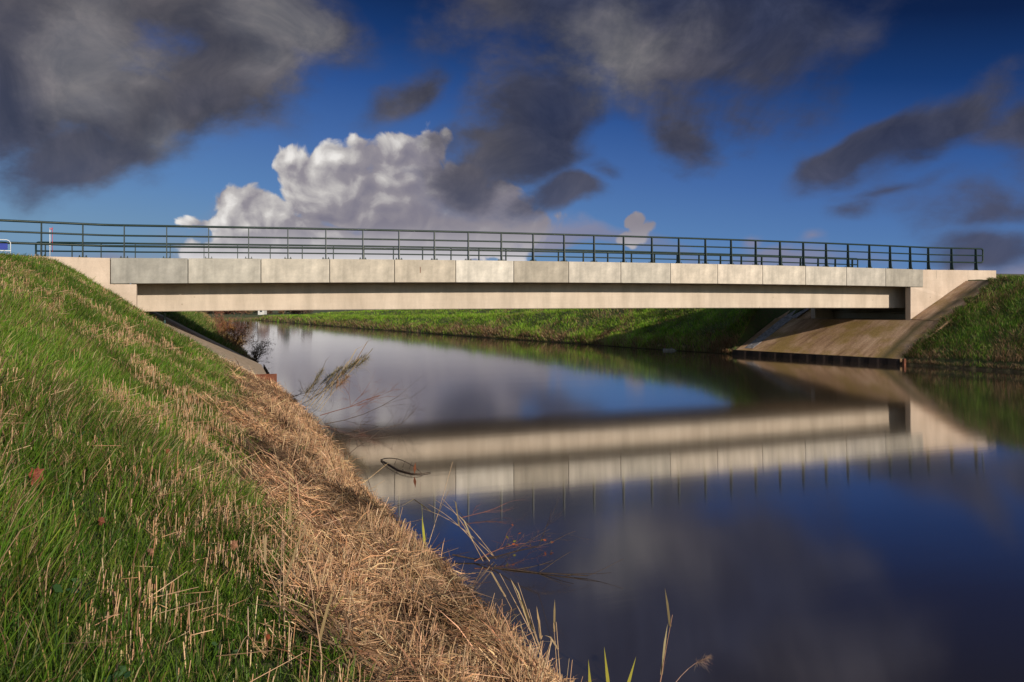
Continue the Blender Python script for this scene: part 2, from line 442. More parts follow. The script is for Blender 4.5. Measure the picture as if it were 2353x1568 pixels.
# beams
for k in range(4):
    v0 = 31.03+1.24*k; v1 = v0+1.14
    mb = MB(); us2 = np.linspace(-2.55, 33.3, 24); vs = []; fs = []; c_ = .025
    for j, u_ in enumerate(us2):
        zb = zbeam(u_); zt = zdeck(u_)-.59-.02
        prof = [(v0, zt), (v0, zb+c_), (v0+c_, zb), (v1-c_, zb), (v1, zb+c_), (v1, zt)]
        vs += [(u_, p, q) for p, q in prof]
        if j:
            q = 6*j
            for e in range(6): fs.append((q-6+e, q+e, q+(e+1) % 6, q-6+(e+1) % 6))
    fs += [tuple(range(6)), tuple(range(6*len(us2)-1, 6*len(us2)-7, -1))]
    mb.add(vs, fs); mb.build('beam', M['beam'], bridge)
# wing walls and abutments
def abutment(side):
    ab = empty('abutment', (0, 0, 0)); ab.parent = bridge; ab.location = (-15, -33.4, 0)
    return ab
ZL, ZR = zdeck(-3.2), zdeck(33.2)
ZLt, ZRt = ZL-.002, ZR-.002
def part(mb, name, m_, parent, bevel=0):
    me = mb.build(name, m_, None, bevel); me.parent = parent
    me.matrix_parent_inverse = __import__('mathutils').Matrix.Identity(4)
    return me
A = abutment(0)
mb = MB(); poly = [(-2.4, 1.2), (-2.4, ZL-.885), (-3.215, ZL-.885), (-3.215, ZLt), (-3.6, ZLt), (-9, ZLt), (-16, ZLt), (-16, 2.5), (-9, 2.5), (-3.6, 1.2)]
mb.prism(poly, lambda u: VF-flare(u), lambda u: VF+.32-flare(u)); part(mb, 'wing_wall', M['concrete'], A, .012)
mb = MB(); mb.prism([(p, q-.18) for p, q in poly], lambda u: VB-.32+flare(u), lambda u: VB+.01+flare(u)); part(mb, 'wing_wall', M['concrete'], A, .012)
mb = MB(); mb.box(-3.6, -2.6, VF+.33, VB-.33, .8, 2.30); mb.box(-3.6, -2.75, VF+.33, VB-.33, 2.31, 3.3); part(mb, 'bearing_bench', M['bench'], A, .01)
mb = MB(); mb.box(-4.2, -4.19, VF-.145, VF-.1, 1.5, ZL); 
B = abutment(1)
poly = [(32.4, 1.3), (34.4, 1.3), (35.9, 2.8), (37.75, 3.1), (37.75, ZRt), (33.6, ZRt), (33.215, ZRt), (33.215, ZR-.885), (32.4, ZR-.885)]
mb = MB(); mb.prism(poly, lambda u: VF-flare(u), lambda u: VF+.32-flare(u)); part(mb, 'wing_wall', M['concrete'], B, .012)
mb = MB(); mb.prism([(p, q-.18) for p, q in poly], lambda u: VB-.32+flare(u), lambda u: VB+.01+flare(u)); part(mb, 'wing_wall', M['concrete'], B, .012)
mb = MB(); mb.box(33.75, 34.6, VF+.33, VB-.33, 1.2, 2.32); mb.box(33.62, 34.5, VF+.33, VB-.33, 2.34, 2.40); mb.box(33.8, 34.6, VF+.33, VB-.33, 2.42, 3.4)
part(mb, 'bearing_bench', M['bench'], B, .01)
for (uu, ww, zz) in ((34.05, VF-flare(34.05), 1.9), (-4.15, VF-flare(-4.15), 3.55)):
    mb = MB(); mb.box(uu-.012, uu+.012, ww-.0035, ww-.001, zz+(.6 if uu > 0 else .25), (ZR if uu > 0 else ZL)-.03)
    part(mb, 'shadow_groove', M['bench'], B if uu > 0 else A)

# railings
NEAR = [-13.1, -12.0, -10.9, -9.8, -8.7, -7.6, -6.38, -5.2, -4.03, -2.79, -1.46, -.1, 1.24, 2.6, 3.96, 5.33, 6.71, 8.11, 9.49, 10.88, 12.26, 13.64, 15.02, 16.42, 17.8, 19.15, 20.52, 21.88, 23.22, 24.58,
        25.91, 27.25, 28.57, 29.89, 31.2, 32.5, 33.69, 35.1, 36.6]
FAR = [-6.4, -5.4, -4.3, -3.0, -1.65, -.31, 1.06, 2.43, 3.81, 5.19, 6.58, 7.96, 9.36, 10.76, 12.17, 13.57, 14.98, 16.4, 17.79, 19.19, 20.58, 21.96, 23.36, 24.73, 26.11, 27.48, 28.85, 30.2, 31.54, 32.8, 34.1, 35.5]
def railing(name, vrail, sgn, drop, posts, u0, u1, left_end):
    R = empty(name, (0, 0, 0)); R.parent = bridge; R.location = (-15, -33.4, 0)
    def P(u, h): return (u, vrail-sgn*flare(u)+0, zdeck(u)-drop+h)
    hs = (1.12, .77, .41) if sgn > 0 else (1.12, .765, .41)
    rr = (.042, .031, .031)
    us = sorted(set([u0, u1]+list(np.linspace(u0, u1, 44))+[-3.5, 33.6]))
    mb = MB()
    mb.tube([P(u, hs[1]) for u in us], rr[1])
    # top rail turned down into the lower rail at its ends
    def bend(u, sg):
        r = .11; pts = []
        for t in range(0, 7):
            q = radians(15*t); pts.append(P(u+sg*r*sin(q), hs[0]-r+r*cos(q)))
        for t in range(0, 7):
            q = radians(15*t); pts.append(P(u+sg*r*cos(q), hs[2]+r-r*sin(q)))
        return pts
    top = [P(u, hs[0]) for u in us if u0+.15 < u < u1-.15]
    low = [P(u, hs[2]) for u in us if u0+.15 < u < u1-.15]
    path = top+bend(u1-.11, 1)+low[::-1]
    if left_end:
        lb = bend(u0+.11, -1)[::-1]
        path = lb[7:]+top+bend(u1-.11, 1)+low[::-1]+lb[:8]
    n1 = len(path)
    mb.tube(path, .039)
    o = part(mb, 'rails', M['green_paint'], R)
    for u in posts:
        base = P(u, 0); x, y, z = 0, 0, 0
        mb = MB(); t = .015
        # tapered flat plate, deeper at the foot, with splayed foot
        prof = [(-.06, 1.09), (-.075, .7), (-.095, .3), (-.125, .015), (.075, .015), (.07, .35), (.06, .7), (.055, 1.09)]
        prof = [(p*sgn, q) for p, q in prof]
        nn = len(prof)
        mb.add([(-t, p, q) for p, q in prof]+[(t, p, q) for p, q in prof],
               [tuple(range(nn)), tuple(range(2*nn-1, nn-1, -1))]+[((k+1) % nn, k, nn+k, nn+(k+1) % nn) for k in range(nn)])
        mb.box(-.13, .13, -.09, .09, .0, .016)
        po = mb.build('post', M['green_paint'], None); po.parent = R; po.location = base
        if sgn > 0:
            b2 = MB()
            for sx in (-.1, .1):
                for sy in (-.06, .06):
                    b2.tube([(sx, sy, .014), (sx, sy, .075)], .009, 6); b2.tube([(sx, sy, .016), (sx, sy, .034)], .018, 6)
            for vtx in range(len(b2.v)): pass
            k = len(mb.v)
            me = po.data; mb.add(b2.v, b2.f); me.clear_geometry(); me.from_pydata(mb.v, [], mb.f); me.update()
    return R
railing('railing', VF+.13, 1, 0, NEAR, -13.6, 37.05, False)
railing('railing', VB-.12, -1, .175, FAR, -6.75, 35.95, True)

# road surface behind the abutments (only its edge can be glimpsed)
for a, b, z in ((-300, -3.25, ZL-.12), (33.25, 300, ZR-.12)):
    mb = MB(); mb.box(a, b, VF+.45, VB-.45, z-.35, z); o = mb.build('road', M['asphalt']); tag(o, 'asphalt road leading onto the bridge, '+('left' if a < 0 else 'right')+' side', 'road', kind='structure')

# ------------------------------------------------------------------ slope paving
m, nt, out = mat('mossy_slope_concrete')
geo = N(nt, 'ShaderNodeNewGeometry')
mp = N(nt, 'ShaderNodeMapping'); mp.inputs['Rotation'].default_value = (0, 0, radians(20)); mp.inputs['Scale'].default_value = (.5, 2.2, .5); L(nt, geo.outputs['Position'], mp.inputs[0])
n1 = N(nt, 'ShaderNodeTexNoise', Scale=1.1, Detail=6.0, Roughness=.65); L(nt, mp.outputs[0], n1.inputs[0])
n2 = N(nt, 'ShaderNodeTexNoise', Scale=14.0, Detail=5.0, Roughness=.7); L(nt, geo.outputs['Position'], n2.inputs[0])
n3 = N(nt, 'ShaderNodeTexNoise', Scale=.8, Detail=7.0, Roughness=.6); L(nt, geo.outputs['Position'], n3.inputs[0])
c = ramp(nt, n1.outputs[0], [(.3, (.22, .125, .065)), (.5, (.46, .29, .17)), (.7, (.62, .43, .28))])
c = mixc(nt, ramp(nt, n3.outputs[0], [(.45, (0, 0, 0)), (.62, (.85, .85, .85))]), c, (.30, .20, .05))
c = mixc(nt, .8, c, ramp(nt, n2.outputs[0], [(.3, (.6, .6, .6)), (.7, (1.15, 1.15, 1.15))]), 'MULTIPLY')
# dark mossy run-off track with its own shape
sp = N(nt, 'ShaderNodeSeparateXYZ'); L(nt, geo.outputs['Position'], sp.inputs[0])
lin = mth(nt, 'ADD', sp.outputs[1], mth(nt, 'MULTIPLY', sp.outputs[0], .12))
lin = mth(nt, 'ADD', lin, mth(nt, 'MULTIPLY', n1.outputs[0], .35))
dd = mth(nt, 'ABSOLUTE', mth(nt, 'SUBTRACT', lin, 32.95))
tr = mth(nt, 'MULTIPLY', mth(nt, 'SUBTRACT', 1.0, mth(nt, 'DIVIDE', dd, .42), clamp=True), .85)
c = mixc(nt, tr, c, (.055, .05, .015))
principled(nt, out, Base_Color=c, Roughness=.9, Normal=bump(nt, n2.outputs[0], .5, .02))
M['slope'] = m
m, nt, out = mat('gutter_stone')
geo = N(nt, 'ShaderNodeNewGeometry'); n1 = N(nt, 'ShaderNodeTexNoise', Scale=7.0, Detail=6.0); L(nt, geo.outputs['Position'], n1.inputs[0])
principled(nt, out, Base_Color=ramp(nt, n1.outputs[0], [(.3, (.10, .10, .11)), (.65, (.30, .29, .30))]), Roughness=.8, Normal=bump(nt, n1.outputs[0], .8, .05))
M['gutter'] = m
def patch(mb, fn, na, nb, thick=.18):
    a, b = np.meshgrid(np.linspace(0, 1, na), np.linspace(0, 1, nb), indexing='ij')
    P = fn(a, b).reshape(-1, 3); k = na*nb
    vs = [tuple(p) for p in P]+[(p[0], p[1], p[2]-thick) for p in P]
    fs = []
    for i in range(na-1):
        for j in range(nb-1):
            q = i*nb+j; fs.append((q, q+nb, q+nb+1, q+1)); fs.append((k+q+1, k+q+nb+1, k+q+nb, k+q))
    for i in range(na-1):
        for j0 in (0, nb-1):
            q = i*nb+j0; fs.append((q, q+nb, k+q+nb, k+q) if j0 else (k+q, k+q+nb, q+nb, q))
    for j in range(nb-1):
        for i0 in (0, na-1):
            q = i0*nb+j; fs.append((q, q+1, k+q+1, k+q))
    mb.add(vs, fs)
def bil(p00, p10, p01, p11):
    p = [np.array(q, float) for q in (p00, p10, p01, p11)]
    return lambda a, b: (p[0]*(1-a[..., None])+p[1]*a[..., None])*(1-b[..., None])+(p[2]*(1-a[..., None])+p[3]*a[..., None])*b[..., None]
sp_ = empty('slope_paving', (30, 33, 0), label='brown mossy concrete slope paving under the right end of the bridge', cat='slope paving')
mb = MB(); patch(mb, paveR, 30, 10); mb.build('lower_slab', M['slope'], sp_)
mb = MB(); patch(mb, bil((32.33, 27.72, 2.03), (30.95, 38.2, 1.95), (33.9, 29.9, 2.07), (33.9, 37.0, 1.95)), 8, 4); mb.build('ledge', M['slope'], sp_)
mb = MB(); patch(mb, bil((32.36, 27.7, 2.035), (32.42, 29.93, 2.075), (35.75, 28.2, 3.97), (35.85, 29.72, 3.99)), 4, 8)
patch(mb, bil((35.76, 28.2, 3.975), (35.86, 29.72, 3.995), (37.9, 28.0, 4.0), (37.9, 29.6, 4.02)), 3, 3); mb.build('upper_slab', M['slope'], sp_)
mb = MB(); patch(mb, bil((31.1, 38.3, 1.96), (32.3, 36.98, 1.97), (35.6, 39.0, 3.9), (35.6, 37.1, 3.9)), 4, 8); mb.build('upper_slab', M['slope'], sp_)
mb = MB(); q0 = paveR(.955, .06); q1 = paveR(.90, .06); q2 = paveR(.955, 1.0); q3 = paveR(.88, 1.0)
off = np.array([0, 0, .02])
patch(mb, bil(q0+off, q1+off, q2+off, q3+off), 3, 14, .05)
patch(mb, bil((31.2, 37.95, 1.99), (31.7, 37.4, 1.99), (35.6, 38.4, 3.93), (35.6, 37.8, 3.93)), 3, 10, .05); mb.build('gutter', M['gutter'], sp_)
lp_ = empty('slope_paving', (0, 33, 0), label='grey brown concrete slope paving strip below the left end of the bridge', cat='slope paving')
mb = MB(); patch(mb, bil((1.95, 29.35, .13), (2.1, 37.6, .1), (-2.45, 29.75, 2.62), (-2.45, 37.4, 2.62)), 16, 10, .14); mb.build('slab', plain('pale_slope_concrete', (.30, .23, .16), (.5, .4, .3), .9, 7.0), lp_)

# sheet piling at the water
def sheet_pile(name, pts, ztop, zcap, m_, label, vis=.3):
    o = empty(name, (pts[0][0], pts[0][1], 0), label=label, cat='sheet piling')
    mb = MB(); P = [np.array(p, float) for p in pts]
    line = []
    for a, b in zip(P, P[1:]):
        d = b-a; ln = np.linalg.norm(d); t = d/ln; n_ = np.array([t[1], -t[0]])
        k = max(1, int(ln/.8))
        for s in range(k):
            q = a+d*s/k
            for (fr_, of) in ((0, 0), (.3, 0), (.42, .13), (.82, .13), (.94, 0)):
                p = q+d/k*fr_+n_*of*.2; line.append(p)
    line.append(P[-1])
    vs = []; fs = []
    for j, p in enumerate(line):
        vs += [(p[0], p[1], ztop), (p[0], p[1], -1.2)]
        if j: fs.append((2*j-2, 2*j, 2*j+1, 2*j-1))
    mb.add(vs, fs); w_ = mb.build('sheet', m_, o)
    sd = w_.modifiers.new('solid', 'SOLIDIFY'); sd.thickness = .012
    return o
sheet_pile('sheet_pile_wall', [(29.95, 28.3), (28.4, 32.5), (26.95, 36.9)][::-1], .275, 0, M['rust_dark'], 'dark rusty sheet pile wall at the foot of the right slope')
sheet_pile('sheet_pile_wall', [(2.1, 29.1), (2.22, 37.8)][::-1], .12, 0, M['rust_dark'], 'rusty sheet pile wall along the foot of the left slope')
sheet_pile('sheet_pile_wall', [(2.15, 29.2), (-.3, 29.15)], .42, 0, M['rust'], 'orange brown steel sheet returning into the left bank beside the straw')
mb = MB(); mb.box(-.06, .06, -.06, .06, -.9, .30); o = mb.build('pile_post', M['rust'], None, .01, (0, 0, 0)); o.location = (30.02, 28.12, 0)
tag(o, 'rusty red corner pile at the near end of the right slope', 'post')

# ------------------------------------------------------------------ vegetation
def vis(u, v, margin=.72, zmin=1.2):
    X, Z = camspace(u, v); return (Z > zmin) & (np.abs(X) < margin*Z+.8)
def pick(n, a, b): return rng.uniform(a, b, n)
def palette(n, cols, jitter=.18, w=None):
    cols = np.array(cols); i = rng.choice(len(cols), n, p=w)
    return cols[i]*rng.uniform(1-jitter, 1+jitter, (n, 1))*rng.uniform(.92, 1.08, (n, 3))
GREEN = [(.055, .105, .010), (.080, .15, .014), (.115, .19, .020), (.15, .19, .035), (.032, .065, .010)]
OLIVE = [(.16, .18, .05), (.22, .19, .08)]
STRAW = [(.48, .285, .155), (.59, .375, .205), (.34, .19, .10), (.70, .49, .29), (.15, .08, .045), (.48, .25, .125)]
def clumps(u, v, k, rad):
    """turn scattered points into tufts of k blades; returns positions and outward offsets"""
    n = len(u)//k
    cu = np.repeat(u[:n], k); cv = np.repeat(v[:n], k)
    rr = np.abs(rng.normal(size=n*k))*rad*np.repeat(rng.uniform(.5, 1.5, n), k); a = rng.uniform(0, 2*pi, n*k)
    o = np.stack([np.cos(a), np.sin(a)], 1)
    return cu+o[:, 0]*rr, cv+o[:, 1]*rr, o*(rr/rad)[:, None], np.repeat(rng.random(n), k), np.repeat(rng.random(n), k)
def tufted(u, v, z, h, w, col, lean, cl, spread=.5):
    n = len(u); P = np.stack([u, v, z-.01], 1)
    d = np.stack([lean[:, 0], lean[:, 1], np.zeros(n)], 1)*h[:, None]+np.concatenate([rng.normal(size=(n, 2))*h[:, None]*spread, np.zeros((n, 1))], 1)
    tip = P+d; tip[:, 2] += h
    cl.blades(P, tip, w, col)

cl = Cloud()
def dryness(u, v): return fbm(u*.8+4, v*.55, 55, 3)
for (v0, v1, dens, hmin, hmax, wd) in ((1.2, 4, 9000, .06, .17, .0042), (4, 7, 6500, .06, .17, .005), (7, 12, 4200, .06, .16, .006), (12, 19, 2500, .07, .16, .008), (19, 30.0, 1500, .08, .17, .011)):
    umin = -.2142*v1*1.12-1.6; area = (v1-v0)*(1.0-umin); n = int(dens*area)
    v = pick(n, v0, v1); u = pick(n, umin, 2.2)
    d = uL(v)-u
    edge = 1.72+.14*sst(7, 3.5, v)-.15*sst(10, 15, v)+(fbm(u*1.3, v*.7, 71)-.5)*1.0
    keep = vis(u, v) & (rng.random(n) < sst(-.2, .25, d-edge)+.05*(d > .7)*(fbm(u*2, v*2, 72) > .52)) & (d > .2)
    keep &= ~((v > 29.2) & (u > -2.6)) & ~((v > 29.25) & (u <= -2.6) & (v > 29.85-.2*np.clip(-3.5-u, 0, 9)))
    u, v = u[keep], v[keep]
    u, v, outw, tr1, tr2 = clumps(u, v, 13, .035+.0035*v0)
    keep = ~((v > 29.2) & (u > -2.6)) & ~((v > 29.85-.2*np.clip(-3.5-u, 0, 9)) & (u <= -2.6))
    u, v, outw, tr1, tr2 = u[keep], v[keep], outw[keep], tr1[keep], tr2[keep]; n = len(u)
    z = height(u, v)
    lush = fbm(u*.7, v*.5, 91, 2); fine = fbm(u*4, v*4, 17, 2)
    h = (hmin+(hmax-hmin)*rng.random(n)**1.3)*(.55+1.0*lush+.5*(fine-.5))*(1+.55*sst(6, 2.5, v)*(lush > .45))
    col = palette(n, GREEN+OLIVE, .2, [.2, .27, .2, .1, .13, .06, .04])
    h = h*(.45+.75*tr1)
    tint = np.stack([.8+.5*tr2, .92+.2*tr2, .9+.1*tr2], 1)
    col *= (.70+.65*fine)[:, None]*tint*np.array([1.10, 1.20, 1.05])*(.75+.5*sst(.35, .65, fbm(u*1.1, v*.8, 404, 3)))[:, None]
    dry = rng.random(n) < .05+.16*sst(.48, .64, dryness(u, v))
    col[dry] = palette(dry.sum(), STRAW[:4], .2)*.75
    lean = np.tile(np.array([[.12, .04]]), (n, 1))+outw*.6+np.stack([fbm(u*1.2, v*1.2, 201, 2)-.5, fbm(u*1.2, v*1.2, 202, 2)-.5], 1)*.8
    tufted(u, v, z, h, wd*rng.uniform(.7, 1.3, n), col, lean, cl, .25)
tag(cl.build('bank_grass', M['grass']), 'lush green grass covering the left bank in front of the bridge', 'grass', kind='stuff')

# cut reed stubble standing in the grass
cl = Cloud()
for (v0, v1, dens, r) in ((1.5, 5, 300, .0030), (5, 10, 330, .0034), (10, 18, 300, .0045), (18, 28.5, 150, .006)):
    umin = -.2142*v1*1.1-1; area = (v1-v0)*(1.0-umin); n = int(dens*area*3)
    v = pick(n, v0, v1); u = pick(n, umin, 1.0); d = uL(v)-u
    f = fbm(u*1.5+7, v*.8, 133, 3)
    keep = vis(u, v) & (rng.random(n) < (sst(.50, .60, f)*(.10+1.25*(fbm(u*6, v*3.2, 135, 2) > .54))+.008)*(1-.6*sst(2.4, 1.8, d))) & (d > 1.2)
    u, v = u[keep], v[keep]; n = len(u); z = height(u, v)
    h = rng.uniform(.06, .15, n)*(.8+.9*rng.random(n)**4)
    P = np.stack([u, v, z-.01], 1); T = P+np.stack([rng.normal(size=n)*.09*h+.04*h, rng.normal(size=n)*.09*h, h], 1)
    cl.stems(P, T, r, r*.8, palette(n, STRAW, .2, [.25, .3, .12, .2, .03, .1]))
    # a few fallen pale stalks
    k = n//14; i = rng.choice(n, k); a = rng.uniform(0, 2*pi, k); ln = rng.uniform(.08, .28, k)
    P = np.stack([u[i], v[i], z[i]+.05+.05*rng.random(k)], 1)
    T = P+np.stack([np.cos(a)*ln, np.sin(a)*ln, (rng.random(k)-.2)*.5*ln], 1)
    cl.stems(P, T, r*.8, r*.5, palette(k, STRAW[:4], .2))
tag(cl.build('reed_stubble', M['straw']), 'pale cut reed stubble standing in the grass of the left bank', 'stubble', kind='stuff')

# flattened dry reed along the water
cl = Cloud(); cs = Cloud()
for (v0, v1, dens, r, ls) in ((1.5, 4.5, 7500, .0026, 1.05), (4.5, 8, 6000, .0030, 1.05), (8, 14, 4600, .0036, 1.05), (14, 21, 3300, .0044, 1.05), (21, 29.0, 2200, .0058, 1.05)):
    area = (v1-v0)*3.15; n = int(dens*area)
    v = pick(n, v0, v1); d = pick(n, -.25, 2.9)
    wbank = 2.35+(fbm(v*1.1, v*0+2, 71)-.5)*1.6
    u = uL(v)-d
    wdt = np.where(v > 20, 1.85-.06*(v-20), 1.74+.14*sst(7, 3.5, v)-.15*sst(10, 15, v))
    dn = fbm(u*1.3, v*.7, 71)
    keep = vis(u, v) & (d < wdt+(dn-.5)*1.0+.12*rng.normal(size=n)) & (rng.random(n) < sst(-.25, .1, d+(fbm(u*2, v*2, 77)-.5)*.5)) & (v < 28.6)
    u, v, d = u[keep], v[keep], d[keep]; n = len(u)
    z = np.maximum(height(u, v), .01+.08*sst(-.3, .3, d)+.08*(fbm(u*1.5, v*1.5, 5)))
    clump = fbm(u*1.6, v*1.6, 88, 2); fl = fbm(u*.6, v*.6, 44, 2)
    a = (fl-.5)*5+.4+rng.normal(size=n)*1.6
    flip = (np.cos(a) > 0) & (d < .4) & (rng.random(n) < .75); a = np.where(flip, pi-a, a)
    ln = rng.uniform(.05, .20, n)*ls*(1+1.1*(rng.random(n) < .07))
    lift = rng.random(n)**2*.10
    sl = -.55*np.cos(a)*(d > .1)
    P = np.stack([u, v, z+lift+.005], 1)
    dirv = np.stack([np.cos(a), np.sin(a), sl+rng.normal(size=n)*.38+.06], 1)
    T = P+dirv*ln[:, None]
    T[:, 2] = np.maximum(T[:, 2], .01)
    col = palette(n, STRAW, .25, [.24, .24, .2, .12, .12, .08])*(.30+1.20*sst(.25, .75, clump))[:, None]*np.where(rng.random(n) < .22, .4, 1)[:, None]
    third = rng.random(n) < .45
    cl.stems(P[~third], T[~third], r*rng.uniform(.6, 1.1, (~third).sum()), r*.6, col[~third])
    nn = third.sum(); sd = np.cross(dirv[third], rng.normal(size=(nn, 3))); sd /= np.linalg.norm(sd, axis=1)[:, None]+1e-9
    cl.blades(P[third], T[third], r*rng.uniform(1.6, 3.6, nn), col[third]*.92, .12, sd)
    # standing stems among it
    n = int(area*dens*.15); v = pick(n, v0, v1); d = pick(n, -.02, 2.2); u = uL(v)-d
    f = fbm(u*1.7, v*1.1, 61, 2)
    keep = vis(u, v) & (rng.random(n) < sst(.48, .57, f)*(.4+.6*sst(1.3, .3, d))) & (d < 1.6+.4*sst(7, 4, v)) & (v < 28.6)
    u, v, d = u[keep], v[keep], d[keep]; n = len(u); z = np.maximum(height(u, v), 0)
    h = rng.uniform(.07, .22, n)*(1+.8*(rng.random(n) < .04))
    P = np.stack([u, v, z], 1); T = P+np.stack([(rng.normal(size=n)*.16+.12)*h, (rng.normal(size=n)*.16-.05)*h, h], 1)
    cs.stems(P, T, r*1.05, r*.75, palette(n, STRAW, .22, [.28, .3, .12, .2, .03, .07]))
tag(cl.build('dry_reed_litter', M['straw']), 'matted brown dead reed lying along the water edge of the left bank', 'dead reed', kind='stuff')
tag(cs.build('standing_dry_reed', M['straw']), 'thin upright dead reed stems poking out of the flattened reed', 'dead reed', kind='stuff')

# grass on the right bank near the bridge
cl = Cloud()
n = 230000; v = pick(n, 17, 38.5); d = pick(n, 0, 11); u = uR(v)+d
keep = vis(u, v, .7) & ~in_right_pave(u, v) & ~((u > 32.2) & (u < 38) & (v > 29.6-.1*(u-33)) & (v < 37.2)) & ~((u > 35.6) & (u < 37.95) & (v > 28.1) & (v < 29.8))
keep &= rng.random(n) < .75
u, v, d = u[keep], v[keep], d[keep]; n = len(u); z = np.maximum(height(u, v), .12)
fine = fbm(u*1.8, v*1.8, 19, 3); big = fbm(u*.7, v*.7, 23, 2)
h = rng.uniform(.07, .24, n)*(.5+1.1*fine)
col = palette(n, [(.08, .17, .014), (.11, .23, .02), (.17, .26, .035), (.24, .23, .07)], .2, [.3, .35, .2, .15])*(.2+1.5*fine)[:, None]
dry = rng.random(n) < .10+.5*sst(.5, .68, big)+.35*sst(1.2, .1, d)
col[dry] = palette(dry.sum(), [(.30, .19, .10), (.38, .26, .14), (.2, .11, .06)], .25)
lean = np.tile(np.array([[-.35, -.1]]), (n, 1))+np.stack([fine-.5, fbm(u*2, v*2, 29, 2)-.5], 1)*2
tufted(u, v, z, h, rng.uniform(.010, .018, n), col, lean, cl, .5)
tag(cl.build('right_bank_grass', M['grass']), 'rough dark grass on the right bank beside the slope paving', 'grass', kind='stuff')

cl = Cloud(); n = 5200
ex = np.array([30.1, 31.2, 32.3, 34, 35.75, 37.9]); ey = np.array([28.4, 28.05, 27.72, 27.95, 28.2, 28.0])
u = rng.uniform(30.1, 37.8, n); off_ = (fbm(u*2.2, u*0+3, 301, 3)-.5)*1.1+.12; v = np.interp(u, ex, ey)+off_-np.abs(rng.normal(size=n))*.35
ztop = np.interp(u, [30.15, 32.3, 35.75, 37.9], [.27, 2.03, 3.97, 4.0]); z = np.where(v > np.interp(u, ex, ey), ztop, height(u, v))
fine = fbm(u*3, v*3, 19, 3); col = palette(n, [(.05, .11, .012), (.08, .16, .02), (.16, .15, .05), (.30, .19, .10)], .25)*(.5+fine)[:, None]
tufted(u, v, z, rng.uniform(.06, .2, n), rng.uniform(.012, .02, n), col, rng.normal(size=(n, 2))*.5+np.array([[0, .5]]), cl, .5)
tag(cl.build('edge_grass', M['grass']), 'ragged grass creeping over the near edge of the right slope paving', 'grass', kind='stuff')
# grass on both banks beyond the bridge
cl = Cloud()
for (v0, v1, dens) in ((37.3, 50, 260), (50, 70, 120), (70, 100, 55), (100, 130, 26)):
    n = int((v1-v0)*24*dens); v = pick(n, v0, v1); d = 24*rng.random(n)**1.35; u = uR(v)+d
    keep = vis(u, v, .7) & ~in_right_pave(u, v) & ~((u > 32.2) & (v < 39.3))
    u, v, d = u[keep], v[keep], d[keep]; n = len(u); z = np.maximum(height(u, v), .05)
    sc = 1+(v0-37)/60
    fine = fbm(u*1.1, v*1.1, 39, 3); big = fbm(u*.5, v*.5, 43, 2)
    h = rng.uniform(.08, .26, n)*(.4+1.2*fine)*(1+.5*sst(1.5, .2, d))
    col = palette(n, [(.13, .26, .014), (.18, .35, .02), (.24, .40, .03), (.30, .34, .07)], .2)*(.15+1.7*fine)[:, None]
    dry = rng.random(n) < .05+.45*sst(.5, .7, big)*(v < 75)+.6*sst(1.6, .1, d+(fine-.5)*2)
    col[dry] = palette(dry.sum(), [(.33, .21, .11), (.42, .30, .16), (.24, .12, .06)], .25)
    lean = np.tile(np.array([[-.3, -.15]]), (n, 1))+np.stack([fine-.5, fbm(u*2, v*2, 49, 2)-.5], 1)*2
    tufted(u, v, z, h, rng.uniform(.014, .028, n)*sc, col, lean, cl, .5)
for (v0, v1, dens) in ((38.3, 50, 260), (50, 75, 90), (75, 128, 28)):
    n = int((v1-v0)*26*dens); v = pick(n, v0, v1); d = 26*rng.random(n)**1.3; u = uL(v)-d
    keep = vis(u, v, .7)
    u, v, d = u[keep], v[keep], d[keep]; n = len(u); z = np.maximum(height(u, v), .03)
    sc = 1+(v0-37)/60
    fine = fbm(u*1.1, v*1.1, 59, 3)
    h = rng.uniform(.08, .24, n)*(.5+1.0*fine)
    col = palette(n, [(.07, .14, .015), (.10, .19, .02), (.15, .22, .04), (.2, .22, .07)], .2)*(.55+.9*fine)[:, None]
    dry = rng.random(n) < .08+.7*sst(2.0, .1, d)
    col[dry] = palette(dry.sum(), [(.42, .27, .12), (.5, .36, .18), (.3, .15, .07)], .25)
    lean = np.tile(np.array([[.2, -.1]]), (n, 1))+np.stack([fine-.5, fbm(u*2, v*2, 69, 2)-.5], 1)*1.6
    tufted(u, v, z, h, rng.uniform(.014, .028, n)*sc, col, lean, cl, .5)
tag(cl.build('far_bank_grass', M['grass']), 'green and tan grass on the banks seen under the bridge', 'grass', kind='stuff')

# ------------------------------------------------------------------ woody plants
def grow(mb, p, d, ln, r, depth, tips, bend=.25, up=.15, split=(2, 4), shrink=.66, n=5):
    pts = [p]; rs = [r]; q = p.copy(); dd = d.copy()
    k = 4
    for i in range(k):
        dd = dd+np.random.default_rng(int(abs(q[0]*1e4+q[2]*1e3+q[1]*77+i)) % 2**31).normal(size=3)*bend*.5; dd[2] += up*.3; dd /= np.linalg.norm(dd)
        q = q+dd*ln/k; pts.append(q.copy()); rs.append(r*(1-.45*(i+1)/k))
        tips.append((q.copy(), dd.copy(), depth))
    mb.tube(pts, rs, n if depth > 1 else 3, False)
    if depth > 0:
        for c_ in range(random.randint(*split)):
            i = random.randint(1, k); b = pts[i]
            nd = dd*1.0+np.array([random.gauss(0, .6), random.gauss(0, .6), random.gauss(0, .4)]); nd /= np.linalg.norm(nd)
            grow(mb, b, nd, ln*shrink*random.uniform(.8, 1.15), rs[i]*.6, depth-1, tips, bend, up, split, shrink, n)
